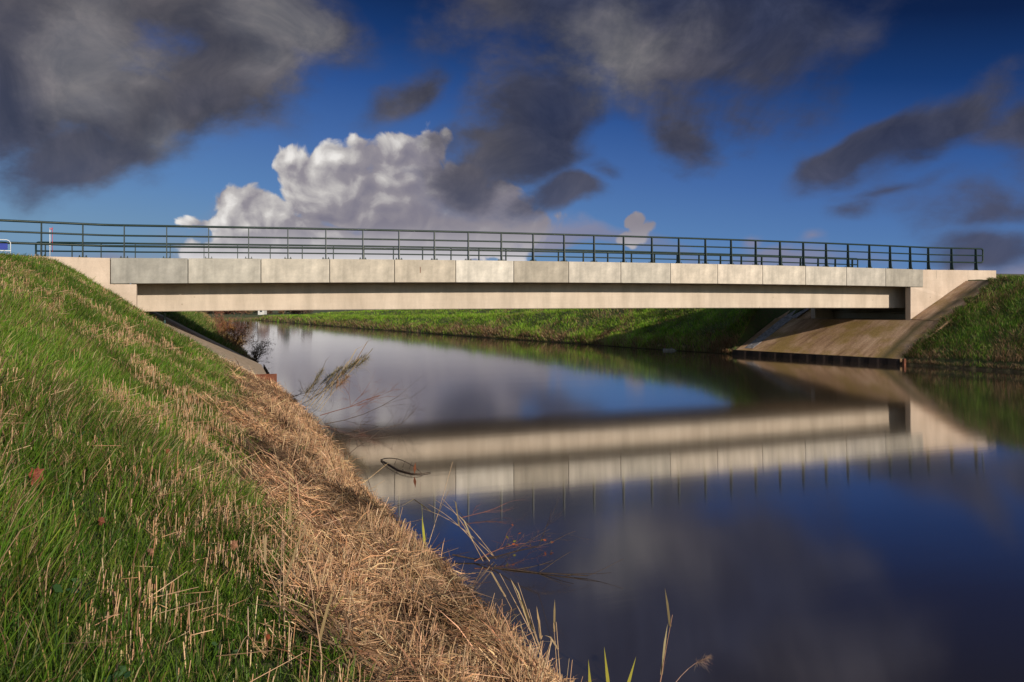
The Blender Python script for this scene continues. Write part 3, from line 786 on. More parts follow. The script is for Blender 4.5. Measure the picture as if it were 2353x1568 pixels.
def shrub(name, loc, hgt, stems, leafcols, nleaf, lsize, label, cat, barkmat, spread=.6, lean=(0, 0), depth=3, group=None):
    root = empty(name, loc, label=label, cat=cat, group=group)
    mb = MB(); tips = []
    for s in range(stems):
        a = random.uniform(0, 2*pi); d = np.array([cos(a)*spread*random.random()+lean[0], sin(a)*spread*random.random()+lean[1], 1.]); d /= np.linalg.norm(d)
        grow(mb, np.array([loc[0]+random.gauss(0, .06), loc[1]+random.gauss(0, .06), loc[2]-.05]), d, hgt*.45, .012*hgt, depth, tips)
    o = mb.build('branches', barkmat, None); o.parent = root; o.location = tuple(-x for x in loc)
    if nleaf:
        cl = Cloud(); T = [t for t in tips if t[2] <= 1]
        i = rng.choice(len(T), nleaf)
        P = np.array([T[k][0] for k in i])+rng.normal(size=(nleaf, 3))*.02*hgt; D = np.array([T[k][1] for k in i])+rng.normal(size=(nleaf, 3))*.6
        cl.leaves(P, D, lsize*.5, lsize, palette(nleaf, leafcols, .25))
        cl.build('leaves', M['leaf'], root)
    return root
z0 = lambda u, v: float(height(np.array([u]), np.array([v]))[0])
shrub('shrub', (1.75, 38.3, .1), 1.55, 9, [(.03, .028, .018), (.05, .04, .02)], 1500, .05, 'dark half bare shrub with small black leaves leaning over the water', 'shrub', M['twig'], .9, (.35, 0), 3)
for k, (u_, v_, h_, c_, lb) in enumerate(((.95, 40.2, 1.7, [(.36, .15, .05), (.42, .2, .06)], 'orange brown shrub just behind the dark leaning shrub'),
                                     (.75, 45, 1.4, [(.36, .22, .05), (.3, .12, .05)], 'yellowish shrub further up the left water edge'),
                                     (.5, 52, 1.9, [(.34, .17, .10), (.30, .14, .08)], 'reddish shrub farthest along the left water edge'),
                                     (1.4, 48.5, 1.0, [(.4, .3, .12), (.45, .26, .1)], 'low tan shrub between the yellowish and reddish shrubs'))):
    shrub('shrub', (u_, v_, max(.1, z0(u_, v_))), h_, 10, c_, 1300, .06, lb, 'shrub', M['redtwig'], 1.0, (.15, 0), 3)

# dead branches lying in the water
def dead_branch(loc, direction, ln, r, label, depth=2, bark='twig', leaf=0, leafcol=None, bend=.25):
    root = empty('dead_branch', loc, label=label, cat='branch')
    mb = MB(); tips = []; d = np.array(direction, float); d /= np.linalg.norm(d)
    grow(mb, np.array(loc, float), d, ln, r, depth, tips, bend, .02, (4, 7), .48)
    mb.v = [(x, y, max(z, -.04)) for x, y, z in mb.v]
    o = mb.build('twigs', M[bark], None); o.parent = root; o.location = tuple(-x for x in loc)
    if leaf:
        cl = Cloud(); i = rng.choice(len(tips), leaf)
        cl.leaves(np.array([tips[k][0] for k in i]), np.array([tips[k][1] for k in i])+rng.normal(size=(leaf, 3))*.5, .03, .05, palette(leaf, leafcol, .2)); cl.build('leaves', M['leaf'], root)
    return root
def wpt(x, y, z=0.0):
    """a world point on height z seen at x, y of the 2353 px wide view"""
    Z = (CAMZ-z)*FP/(y-690); X = (x-1176.5)/FP*Z
    return (X*CT+Z*ST, -X*ST+Z*CT, z)
right = np.array([CT, -ST, 0]); fwd = np.array([ST, CT, 0])
dead_branch(wpt(735, 955, .12), right*1+fwd*.1+np.array([0, 0, .08]), 1.6, .010, 'tangle of brown twigs reaching over the water past the reed plumes', 4, 'redtwig')
dead_branch(wpt(745, 975, .1), right*1+fwd*.5+np.array([0, 0, .22]), 1.9, .009, 'thin bare branch slanting up out of the water behind the twig tangle', 2)
dead_branch(wpt(770, 985, .06), right*1+fwd*.05+np.array([0, 0, .1]), 1.3, .008, 'fine dark twigs lying low in the water below the twig tangle', 3)
dead_branch(wpt(800, 1045, .08), right*.7+fwd*.6+np.array([0, 0, .45]), 1.0, .006, 'small forked twig with seed heads beside the reed belt', 2)
dead_branch(wpt(1040, 1275, .05), right*1+fwd*-.25+np.array([0, 0, .03]), 1.1, .010, 'dark wet branch half sunk at the water edge under the bent reeds', 3)
dead_branch(wpt(1060, 1190, .05), right*1+fwd*.55+np.array([0, 0, .12]), .75, .006, 'reddish twig spray above the water behind the bent reeds', 2, 'redtwig')
dead_branch(wpt(1090, 1290, .04), right*1+fwd*.75+np.array([0, 0, .10]), .75, .007, 'thin red stem with a few yellow leaves over the dark water', 2, 'redtwig', 16, [(.30, .26, .03), (.3, .08, .03)])
dead_branch(wpt(1130, 1305, .0), right*1-fwd*.45, 1.1, .012, 'long dark branch floating away from the bank near the bottom', 1, bend=.1)
dead_branch(wpt(690, 930, .15), right*.9+fwd*.5+np.array([0, 0, .5]), 1.3, .008, 'pale bare twig rising among the feathery reeds', 3)
dead_branch(wpt(790, 1000, .05), right*1+fwd*.8+np.array([0, 0, .12]), 1.5, .008, 'dark spidery twigs spreading over the shadow reflection', 4)
dead_branch(wpt(665, 915, .1), right*.8+fwd*.3+np.array([0, 0, .25]), 1.2, .008, 'short brown twigs at the foot of the feathery reeds', 4)
# arched looped twig
root = empty('looped_twig', wpt(900, 1080, 0), label='thin dark twig arched into a loop with an orange leaf caught on it', cat='branch')
pp = [(875, 1057), (893, 1067), (915, 1080), (945, 1088), (970, 1089), (990, 1085)]
mb = MB(); mb.tube([wpt(x, y, .012) for x, y in pp], [.009, .012, .013, .012, .01, .006], 5)
c0 = np.array(wpt(875, 1057, .015)); c1 = np.array(wpt(970, 1089, .02)); arc = []
for t in np.linspace(0, 1, 12):
    p = c0*(1-t)+c1*t; p[2] += .12*sin(pi*t)**.8; arc.append(p)
mb.tube(arc, [.009-.005*t for t in np.linspace(0, 1, 12)], 5)
for t in (.35, .55, .7): 
    p = c0*(1-t)+c1*t; mb.tube([p+np.array([0, 0, .0]), p+right*.05+np.array([0, 0, .12])], .004, 4)
o = mb.build('twig', M['twig'], None); o.parent = root; o.location = tuple(-x for x in root.location)
cl = Cloud(); q = np.array([wpt(952, 1088, .03)]); q[:, 2] = .02
cl.leaves(q, np.array([[.1, 0, 1.]]), .07, .20, np.array([[.42, .16, .08]])); cl.build('leaf', M['leaf'], root)

# feathery reed plumes leaning over the water
def reed(loc, tip, r, label, plume=True, cat='reed', group=None, col=(.40, .30, .17), pcol=((.20, .18, .09), (.28, .22, .12)), sag=.15, leaves=3, ps=1.0):
    root = empty('reed', loc, label=label, cat=cat, group=group)
    a = np.array(loc, float); b = np.array(tip, float); cl = Cloud(); pts = []
    for t in np.linspace(0, 1, 9):
        p = a*(1-t)+b*t; p[2] += sag*sin(pi*t*.9)*np.linalg.norm(b-a)*.5; pts.append(p)
    pts = np.array(pts); col = np.array([col]*8)
    cl.stems(pts[:-1], pts[1:], np.linspace(r, r*.45, 8), np.linspace(r*.95, r*.4, 8), col); cl.build('stem', M['straw'], root)
    if leaves:
        cl = Cloud(); i = rng.integers(2, 8, leaves); P = pts[i]; D = (pts[-1]-pts[0])[None]*.35+rng.normal(size=(leaves, 3))*.12*np.linalg.norm(b-a)
        cl.blades(P, P+D, r*3.2, palette(leaves, [(.36, .26, .13)], .2), .3); cl.build('leaves', M['straw'], root)
    if plume:
        cl = Cloud(); n = 190; t = rng.random(n); d0 = pts[-1]-pts[-3]; d0 /= np.linalg.norm(d0)
        P = pts[-1][None]-d0[None]*(.30*t*ps)[:, None]; D = (d0[None]*.12+rng.normal(size=(n, 3))*.075-np.array([[0, 0, .06]]))*ps
        cl.blades(P, P+D*(.5+.7*t)[:, None], .006*ps, palette(n, pcol, .25), .1); cl.build('plume', M['straw'], root)
    return root
tips_ = [((698, 928), (742, 852), .75), ((705, 935), (785, 848), .9), ((712, 935), (838, 822), 1.15), ((722, 940), (812, 838), .95), ((735, 945), (800, 868), .7), ((708, 925), (776, 880), .5)]
names_ = ['shortest leftmost of the feathery reeds leaning over the water', 'second feathery reed from the left leaning over the water', 'tallest feathery reed leaning farthest out over the water',
          'feathery reed just below the tallest one', 'low drooping feathery reed with an orange tint', 'lowest feathery reed close to the twig tangle']
tips_ += [((702, 930), (762, 862), 1), ((718, 938), (826, 832), 1), ((690, 925), (728, 880), 1), ((728, 942), (846, 826), 1), ((715, 930), (795, 858), 1)]
names_ += ['thin feathery reed tucked behind the second from the left', 'feathery reed touching the tip of the tallest one', 'small feathery reed at the very foot of the group nearest the bank', 'outermost feathery reed bowed towards the bridge', 'short feathery reed in the middle of the leaning group']
for (b_, t_, h_), lb in zip(tips_, names_):
    P = np.array(wpt(*b_, .1)); Z = camspace(P[0], P[1])[1]
    X2 = (t_[0]-1176.5)/FP*Z; z2 = CAMZ-(t_[1]-690)/FP*Z
    T = (X2*CT+Z*ST, -X2*ST+Z*CT, z2)
    reed(tuple(P), T, .008, lb, True, ps=1.5, group='feathery reeds over the water', pcol=((.42, .22, .09), (.34, .22, .1)) if 'orange' in lb else ((.20, .18, .09), (.28, .22, .12)))
def reed_px(b_, t_, zb, r, lb, dz=0, **kw):
    P = np.array(wpt(b_[0], b_[1], zb)); Z = camspace(P[0], P[1])[1]+dz
    X2 = (t_[0]-1176.5)/FP*Z; z2 = CAMZ-(t_[1]-690)/FP*Z
    reed(tuple(P), (X2*CT+Z*ST, -X2*ST+Z*CT, z2), r, lb, **kw)
# bent reeds at the edge
pale = (.58, .40, .24)
reed_px((985, 1250), (1040, 1060), .1, .005, 'single tall crooked dry reed rising behind the bent reeds', plume=False, sag=-.05, col=pale, leaves=1)
for k, (a_, b_, lb) in enumerate((((1140, 1285), (1000, 1155), 'topmost of the long reeds bent down to the water'), ((1125, 1290), (985, 1165), 'second long reed bent down to the water'),
                              ((1110, 1290), (1015, 1150), 'third long reed bent down to the water, steeper'), ((1135, 1280), (970, 1175), 'lowest long reed bent down to the water'))):
    reed_px(a_, b_, .03, .0055, lb, plume=False, sag=.2, col=pale, group='reeds bent down to the water', leaves=1)
reed_px((975, 1262), (969, 1158), .25, .003, 'bright yellow green reed leaf standing among the bent reeds', plume=False, sag=0, col=(.45, .42, .06), leaves=0)
o = bpy.data.objects
cl = Cloud(); P = np.array([wpt(976, 1262, .25)]); Z = camspace(P[0, 0], P[0, 1])[1]
T = P.copy(); T[:, 2] += .36; T[:, :2] -= right[None, :2]*.03
cl.blades(P+np.array([[0, 0, .05]]), T, .03, np.array([[.5, .48, .07]]), .0, np.array([right]))
yl = cl.build('yellow_leaf', M['leaf']); tag(yl, 'broad yellow leaf blade beside the slim yellow green reed', 'leaf')
# upright reeds in the foreground
FG = [((1255, 1545), (1175, 1335), 'tallest pale cut reed at the foreground water edge'), ((1262, 1560), (1190, 1340), 'thick pale reed just right of the tallest one'), ((1240, 1530), (1150, 1350), 'slim pale reed left of the tallest pair'),
      ((1228, 1470), (1148, 1318), 'thin leaning reed crossing behind the pale group'), ((1270, 1600), (1215, 1400), 'short pale reed in front of the tallest pair'), ((1290, 1600), (1278, 1430), 'upright reed standing alone near the bottom'),
      ((1284, 1600), (1272, 1432), 'fine upright reed against the lone upright reed'), ((1250, 1600), (1240, 1425), 'grey leafed reed between the pale group and the lone reed')]
for a_, b_, lb in FG: reed_px(a_, b_, .1, .0052, lb, plume=False, sag=.02, col=pale, leaves=1, group='pale reeds at the foreground water edge')
reed_px((1505, 1640), (1545, 1415), .0, .006, 'brown forked reed stalk rising from the water at the bottom', plume=False, sag=.05, col=(.34, .19, .12), leaves=3)
reed_px((1500, 1650), (1630, 1520), .0, .004, 'drooping dry reed beside the forked stalk at the bottom', plume=True, sag=.35, col=(.4, .25, .18), leaves=0, pcol=((.3, .2, .14), (.36, .24, .18)), ps=.35)
for k, (a_, b_, lb) in enumerate((((1360, 1640), (1352, 1515), 'left of the yellow reed leaves in the water'), ((1405, 1640), (1388, 1485), 'tall middle yellow reed leaf in the water'), ((1425, 1640), (1462, 1508), 'right leaning yellow reed leaf in the water'))):
    P = np.array([wpt(a_[0], a_[1], 0)]); Z = camspace(P[0, 0], P[0, 1])[1]; X2 = (b_[0]-1176.5)/FP*Z
    T = np.array([[X2*CT+Z*ST, -X2*ST+Z*CT, CAMZ-(b_[1]-690)/FP*Z]]); cl = Cloud()
    cl.blades(P, T, .028, np.array([[.38, .35, .05]]), .05, np.array([right])); tag(cl.build('reed_leaf', M['leaf']), lb, 'reed leaf', 'yellow reed leaves in the water')
# long stalks sticking out of the straw
SK = [((900, 1500), (725, 1240)), ((690, 1490), (582, 1225)), ((745, 1540), (700, 1240)), ((860, 1480), (640, 1170)), ((655, 1500), (650, 1250)), ((640, 1480), (650, 1180))]
SL = ['long pale stalk leaning left across the matted reed', 'brown leaning stalk at the edge of grass and straw', 'tall nearly upright stalk in the matted reed', 'very long thin stalk slanting up to the left', 'straight upright stalk on the grass edge', 'thin upright stalk just behind the straight one']
for (a_, b_), lb in zip(SK, SL):
    zb = None
    # find ground point under pixel
    for Zt in np.linspace(1.5, 12, 400):
        X = (a_[0]-1176.5)/FP*Zt; z_ = CAMZ-(a_[1]-690)/FP*Zt; uu = X*CT+Zt*ST; vv = -X*ST+Zt*CT
        if z_ <= z0(uu, vv): break
    X2 = (b_[0]-1176.5)/FP*Zt; z2 = CAMZ-(b_[1]-690)/FP*Zt
    reed((uu, vv, z_-.02), (X2*CT+Zt*ST, -X2*ST+Zt*CT, z2), .0042*max(1, Zt/5), lb, False, sag=.0, col=(.5, .33, .2), leaves=1, group='loose stalks in the straw', cat='reed stalk')

# fallen autumn leaves on the grass
def at_px(x, y):
    for Zt in np.linspace(1.2, 60, 3000):
        X = (x-1176.5)/FP*Zt; z_ = CAMZ-(y-690)/FP*Zt; uu = X*CT+Zt*ST; vv = -X*ST+Zt*CT
        if z_ <= z0(uu, vv): return np.array([uu, vv, z_])
    return np.array([uu, vv, z_])
def dead_leaf(x, y, s, c, lb):
    p = at_px(x, y)+np.array([0, 0, .12]); mb = MB(); out_ = []
    k = 14
    for j in range(k):
        q = 2*pi*j/k; rr = s*(1.0 if j % 2 else .72)*(1.25 if j in (0, 1, 13) else 1)
        out_.append((p[0]+cos(q)*rr*.6, p[1]+sin(q)*rr*.35, p[2]+sin(q)*rr*.9+.15*s*cos(2*q)))
    mb.add(out_+[tuple(p+np.array([0, -.02, 0]))], [(j, (j+1) % k, k) for j in range(k)])
    o = mb.build('fallen_leaf', plain('dead_leaf', tuple(x*.5 for x in c), tuple(x*.8 for x in c), .7, 40.0), None); tag(o, lb, 'leaf', 'fallen leaves on the grass')
dead_leaf(82, 1150, .055, (.32, .07, .035), 'large red brown fallen leaf near the left edge')
dead_leaf(232, 1255, .025, (.30, .09, .04), 'small rusty fallen leaf right of the large red one')
dead_leaf(537, 1300, .035, (.40, .19, .10), 'pale brown fallen leaf near the straw edge')
dead_leaf(345, 1325, .022, (.36, .17, .10), 'small pale fallen leaf in the middle of the grass')
dead_leaf(615, 1530, .016, (.45, .10, .03), 'small bright orange fallen leaf low in the grass')
dead_leaf(385, 1075, .03, (.36, .12, .05), 'rusty fallen leaf on the middle slope')
# broad dark weeds
def weed(x, y, s, lb):
    p = at_px(x, y)+np.array([0, 0, .05]); cl = Cloud(); n = 9
    a = rng.uniform(0, 2*pi, n); D = np.stack([np.cos(a), np.sin(a), rng.uniform(.1, .7, n)], 1)
    cl.leaves(np.repeat(p[None], n, 0)+rng.normal(size=(n, 3))*.3*s, D, s*.28, s*rng.uniform(.35, .75, n), palette(n, [(.03, .075, .03), (.045, .10, .035)], .2))
    root = empty('nettle', tuple(p), label=lb, cat='weed', group='dark broad leaved weeds'); cl.build('leaves', M['leaf'], root)
    mb = MB(); mb.tube([(0, 0, -.08), (.005, 0, 0), (.01, .01, s*.6)], [.004, .003, .002], 5); o = mb.build('stem', M['twig']); o.parent = root
for x, y, s, lb in ((165, 1040, .10, 'dark broad leaved weed on the upper left slope'), (180, 1400, .09, 'dark weed rising through the long grass'), (130, 1460, .10, 'dark weed at the lower left under long blades'),
                    (500, 1525, .07, 'dark weed near the lower middle of the grass'), (262, 1600, .08, 'dark weed at the bottom of the grass'), (355, 1435, .06, 'dark weed in the centre of the tall grass')):
    weed(x, y, s, lb)

# ------------------------------------------------------------------ small things
mb = MB(); mb.box(-.55, .55, -.12, .12, -.05, .10); mb.box(-.1, .02, -.05, .05, .10, .16)
p = wpt(1545, 806, 0); o = mb.build('plank', M['plank'], None, .02); o.location = p; o.rotation_euler = (0, .02, -TH); tag(o, 'pale grey plank lying at the far right waterline', 'plank')
mb = MB(); mb.box(-.3, .3, -.12, .12, -.06, .10); o = mb.build('brick_slab', M['brick'], None, .015); o.location = (*wpt(1197, 779, 0)[:2], .16); o.rotation_euler = (0, 0, .3); tag(o, 'reddish brick slab at the far bank waterline', 'rubble')
p = wpt(556, 842, .12); mb = MB()
prof = [(0, 0), (.05, .0), (.06, .03), (.06, .14), (.035, .19), (.03, .23), (0, .23)]
vs = []; fs = []; n_ = 12
for r_, h_ in prof:
    for k in range(n_): vs.append((r_*cos(2*pi*k/n_)+1e-4*cos(k), r_*sin(2*pi*k/n_), h_))
for j in range(len(prof)-1):
    for k in range(n_): fs.append((j*n_+k, j*n_+(k+1) % n_, (j+1)*n_+(k+1) % n_, (j+1)*n_+k))
mb.add(vs, fs, True); o = mb.build('plastic_bottle', M['red'], None); o.location = p; o.rotation_euler = (1.2, .2, .5); tag(o, 'small red plastic bottle caught below the dark shrub', 'bottle')
# drain pipe below the beam on the left
mb = MB(); mb.tube([(-1.62, 32.0, 1.9), (-1.62, 32.0, 2.75)], .035, 10); mb.tube([(-1.62, 32.0, 2.5), (-1.62, 32.0, 2.56)], .045, 10)
o = mb.build('drain_pipe', M['teal']); tag(o, 'thin dark green drain pipe under the left end of the beam', 'pipe')
# blue panel on a white tube frame at the left end
R = empty('barrier', (-6.26, 29.3, zdeck(-5)-.03), label='blue panel barrier on a white tube frame at the left end of the bridge', cat='barrier')
def loc_part(mb, name, m_, bevel=0):
    o = mb.build(name, m_, None, bevel); o.parent = R; return o
mb = MB(); mb.tube([(.28, 0, .0), (.28, 0, .42), (.24, 0, .49), (.17, 0, .52), (-1.6, 0, .52)], .010, 8); mb.tube([(.28, 0, .17), (-1.6, 0, .17)], .014, 8); mb.tube([(.28, 0, .02), (.1, -.18, -.12)], .016, 6)
loc_part(mb, 'frame', M['white']); mb = MB(); mb.box(-1.6, .2, -.012, .012, .20, .40); loc_part(mb, 'panel', M['blue'], .004)
# red and white marker pole behind
R = empty('marker_pole', (-5.75, 34.5, zdeck(-5)-.1), label='slender red and white marker pole behind the left railing', cat='marker pole')
mb = MB(); mb.tube([(0, 0, 0), (0, 0, 1.42)], .012, 8); mb.tube([(0, 0, .72), (.0, 0, .78)], .04, 8); loc_part(mb, 'pole', M['white'])
mb = MB(); mb.tube([(.08, 0, .5), (.08, 0, 1.45)], .009, 8); mb.tube([(-.02, 0, 1.38), (.09, 0, 1.38)], .02, 8); loc_part(mb, 'red_bar', M['red'])

# ------------------------------------------------------------------ distance: trees and a house behind the far bank
def tree(x, y, h, w, cols, lb):
    zb = z0(x, y); root = empty('bare_tree', (x, y, zb), label=lb, cat='tree', group='small trees beyond the far bank')
    mb = MB(); tips = []
    grow(mb, np.array([x, y, zb-.2]), np.array([0., 0, 1]), h*.45, .09, 3, tips, .2, .3, (3, 5), .7)
    o = mb.build('trunk', M['twig'], None); o.parent = root; o.location = (-x, -y, -zb)
    cl = Cloud(); n = 1500
    a = rng.uniform(0, 2*pi, n); r_ = np.sqrt(rng.random(n))*w*.5; t = rng.random(n); prof_ = np.sin(pi*(.12+.88*t)**.8)**.6
    P = np.stack([x+np.cos(a)*r_*prof_, y+np.sin(a)*r_*prof_, zb+.04*h+.96*h*t], 1)
    lump = fbm(P[:, 0]*.9, P[:, 2]*.9, int(abs(x)*7) % 99, 2); P = P[lump > .38]; n = len(P)
    cl.leaves(P, rng.normal(size=(n, 3))+np.array([0, 0, .6]), .16, .42, palette(n, cols, .3)); cl.build('crown', M['leaf'], root)
kinds = [([(.16, .07, .045), (.22, .10, .06)], 'red brown'), ([(.10, .07, .045), (.14, .09, .06)], 'grey brown'), ([(.20, .12, .06), (.26, .15, .08)], 'tan'), ([(.05, .07, .03), (.07, .09, .04)], 'dark green')]
ords = ['first', 'second', 'third', 'fourth', 'fifth', 'sixth', 'seventh', 'eighth', 'ninth', 'tenth', 'eleventh', 'twelfth', 'thirteenth', 'fourteenth', 'fifteenth', 'sixteenth', 'seventeenth', 'eighteenth', 'nineteenth', 'twentieth', 'twenty-first', 'twenty-second']
for k in range(22):
    px = 300+k*19+random.uniform(-4, 4); Z = 150+random.uniform(-5, 6); X = (px-1176.5)/FP*Z
    ki = kinds[k % 4 if random.random() < .5 else 0]
    tree(X*CT+Z*ST, -X*ST+Z*CT, random.uniform(3.0, 4.4), random.uniform(2.6, 3.6), ki[0], ki[1]+' young tree beyond the far bank, '+ords[k]+' from the left of the row')
Z = 142; X = (603-1176.5)/FP*Z; hx, hy = X*CT+Z*ST, -X*ST+Z*CT; hz = z0(hx, hy)
H_ = empty('shed', (hx, hy, hz), label='small white shed with a red roof beyond the far bank', cat='shed')
H_.rotation_euler = (0, 0, -TH)
mb = MB(); mb.box(-.55, .55, -.8, .8, 0, 1.5); mb.build('wall', M['farwall'], None).parent = H_
mb = MB(); mb.add([(-.65, -.9, 1.5), (.65, -.9, 1.5), (.65, .9, 1.5), (-.65, .9, 1.5), (-.65, 0, 2.0), (.65, 0, 2.0)], [(0, 1, 5, 4), (2, 3, 4, 5), (0, 4, 3), (1, 2, 5), (3, 2, 1, 0)]); mb.build('roof', M['farroof'], None).parent = H_
mb = MB(); mb.box(-.2, .2, -.83, -.805, .5, 1.1); mb.build('window', M['farglass'], None).parent = H_

# ------------------------------------------------------------------ sky
AZN, EL = radians(15), radians(19.5)       # sun: to the right of straight behind the river axis
sun_dir = np.array([sin(AZN)*cos(EL), -cos(AZN)*cos(EL), sin(EL)])
W = bpy.data.worlds.new('World'); SC.world = W; W.use_nodes = True
nt = W.node_tree; nt.nodes.clear()
out = nt.nodes.new('ShaderNodeOutputWorld'); bg = nt.nodes.new('ShaderNodeBackground'); L(nt, bg.outputs[0], out.inputs[0])
sky = nt.nodes.new('ShaderNodeTexSky'); sky.sky_type = 'NISHITA'; sky.sun_disc = False
sky.sun_elevation = EL; sky.sun_rotation = math.atan2(sun_dir[0], sun_dir[1]); sky.air_density = 1.0; sky.dust_density = .3; sky.ozone_density = 3.0
tc = N(nt, 'ShaderNodeTexCoord'); D = tc.outputs['Generated']
sp = N(nt, 'ShaderNodeSeparateXYZ'); L(nt, D, sp.inputs[0])
az = mth(nt, 'SUBTRACT', mth(nt, 'ARCTAN2', sp.outputs[0], sp.outputs[1]), TH)
el = mth(nt, 'ARCSINE', sp.outputs[2])
cb = N(nt, 'ShaderNodeCombineXYZ'); L(nt, az, cb.inputs[0]); L(nt, el, cb.inputs[1])
P0 = cb.outputs[0]
# deep, strongly polarised winter sky: colour by height above the horizon, over the physical sky
nsk = nt.nodes.new('ShaderNodeVectorMath'); nsk.operation = 'SCALE'; nsk.inputs['Scale'].default_value = .05; L(nt, sky.outputs[0], nsk.inputs[0])
ee = mth(nt, 'MULTIPLY', mth(nt, 'ADD', el, mth(nt, 'MULTIPLY', az, .12)), 2.0, clamp=True)
crmp = ramp(nt, ee, [(.03, (.165, .300, .465)), (.18, (.100, .225, .475)), (.34, (.055, .140, .385)), (.48, (.0220, .080, .285)), (.60, (.0050, .036, .160)), (.74, (.0006, .010, .060)), (.92, (.0004, .005, .028))])
CLEAR = mixc(nt, .06, crmp, nsk.outputs[0])
# warped coordinates
def warp(P, scale, amt, detail=3.0, stretch=(1, 1, 1), off=0.0):
    mp = N(nt, 'ShaderNodeMapping'); mp.inputs['Scale'].default_value = stretch; mp.inputs['Location'].default_value = (off, off*.7, off*.3); L(nt, P, mp.inputs[0])
    n = N(nt, 'ShaderNodeTexNoise', noise_dimensions='2D', Scale=scale, Detail=detail, Roughness=.55); L(nt, mp.outputs[0], n.inputs[0])
    s = nt.nodes.new('ShaderNodeVectorMath'); s.operation = 'SUBTRACT'; L(nt, n.outputs['Color'], s.inputs[0]); s.inputs[1].default_value = (.5, .5, .5)
    k = nt.nodes.new('ShaderNodeVectorMath'); k.operation = 'SCALE'; L(nt, s.outputs[0], k.inputs[0]); k.inputs['Scale'].default_value = amt
    a = nt.nodes.new('ShaderNodeVectorMath'); a.operation = 'ADD'; L(nt, P, a.inputs[0]); L(nt, k.outputs[0], a.inputs[1])
    z = nt.nodes.new('ShaderNodeVectorMath'); z.operation = 'MULTIPLY'; L(nt, a.outputs[0], z.inputs[0]); z.inputs[1].default_value = (1, 1, 0)
    return z.outputs[0]
PD = warp(warp(P0, 3.2, .16, 2.0, (1, 1.3, 1)), 10.0, .034, 4.0, (.8, 1.4, 1), 3.0)
PW = warp(warp(P0, 8.0, .055, 2.0, off=1.7), 38.0, .011, 4.0)
def to_ang(x, y):
    k = (x-1176.5)/FP; a = atan(k); return a, atan((690-y)/FP*cos(a))
def blobs(P, lst, grow_=1.0):
    cur = None
    for b in lst:
        x, y, rx, ry, rot, wgt = b
        a, e = to_ang(x, y)
        mp = N(nt, 'ShaderNodeMapping'); mp.vector_type = 'TEXTURE'
        mp.inputs['Location'].default_value = (a, e, 0); mp.inputs['Rotation'].default_value = (0, 0, radians(rot))
        mp.inputs['Scale'].default_value = (rx*grow_/FP*cos(a)**2, ry*grow_/FP*cos(a), 1)
        L(nt, P, mp.inputs[0])
        ln = nt.nodes.new('ShaderNodeVectorMath'); ln.operation = 'LENGTH'; L(nt, mp.outputs[0], ln.inputs[0])
        f = mth(nt, 'MULTIPLY_ADD', ln.outputs['Value'], -wgt, wgt)
        cur = f if cur is None else mth(nt, 'SMOOTH_MAX', cur, f, .2)
    return cur
dark = [(200, 110, 420, 240, 0, 1), (520, 60, 330, 170, 0, 1), (330, 300, 240, 130, -15, 1), (500, 200, 170, 160, 0, .9), (430, 300, 160, 110, -20, .9), (1480, -110, 460, 170, 0, .9), (1900, -90, 330, 160, 0, .8), (900, -190, 300, 90, 0, .6), (700, 50, 120, 80, 0, .7), (60, 250, 170, 130, 0, 1), (250, 375, 260, 75, 5, 1), (690, 190, 70, 35, 25, .3),
        (610, 270, 120, 60, 30, .25), (1230, 20, 330, 120, 0, .75), (1600, 60, 330, 170, 0, 1), (1790, 110, 185, 190, 0, .9), (1600, 255, 150, 120, 0, .85), (1215, 240, 135, 160, 0, .8), (1170, 370, 185, 95, 10, 1), (940, 210, 100, 55, 35, .55), (1030, 30, 150, 90, 0, .35),
        (1315, 462, 110, 45, 8, .9), (1385, 380, 90, 40, 15, .4), (2010, 345, 190, 50, 22, .8), (2180, 310, 220, 75, 12, .8), (2350, 350, 160, 85, 0, .8), (2260, 470, 170, 40, 5, .5), (1945, 490, 70, 22, 10, .35), (2250, 560, 170, 40, 5, .45), (2060, 445, 110, 18, 5, .25)]
haze = [(380, 560, 300, 40, 0, .6), (900, 550, 560, 75, 0, 1.1), (1330, 560, 260, 45, 0, .7), (1780, 580, 320, 42, 0, .6), (1700, 545, 50, 22, 0, .5), (1850, 545, 60, 25, 0, .5), (2250, 610, 300, 50, 0, .6), (0, 600, 200, 40, 0, .4)]
white = [(960, 460, 250, 120, -12, 1), (790, 430, 150, 115, 0, 1), (920, 375, 115, 75, 10, 1), (985, 345, 60, 45, 0, .6), (700, 375, 70, 45, 0, .9), (600, 500, 100, 65, 0, 1), (545, 470, 50, 42, 0, .8), (1100, 510, 170, 75, 0, .8), (1462, 512, 22, 24, 0, .8), (1480, 535, 34, 20, 0, .7), (1448, 540, 26, 16, 0, .6), (690, 645, 230, 60, 0, 1), (880, 655, 150, 65, 0, 1), (560, 600, 90, 40, 0, .5), (720, 570, 280, 75, 0, 1), (1000, 560, 260, 70, 0, .9), (480, 590, 120, 40, 0, .5), (470, 505, 60, 25, 0, .4)]
fD, fH, fW = blobs(PD, dark, 1.2), blobs(PD, haze), blobs(PW, white)
nA = N(nt, 'ShaderNodeTexNoise', noise_dimensions='2D', Scale=6.5, Detail=7.0, Roughness=.6); mpA = N(nt, 'ShaderNodeMapping'); mpA.inputs['Rotation'].default_value = (0, 0, .35); mpA.inputs['Scale'].default_value = (.75, 1.3, 1); L(nt, P0, mpA.inputs[0]); L(nt, mpA.outputs[0], nA.inputs[0])
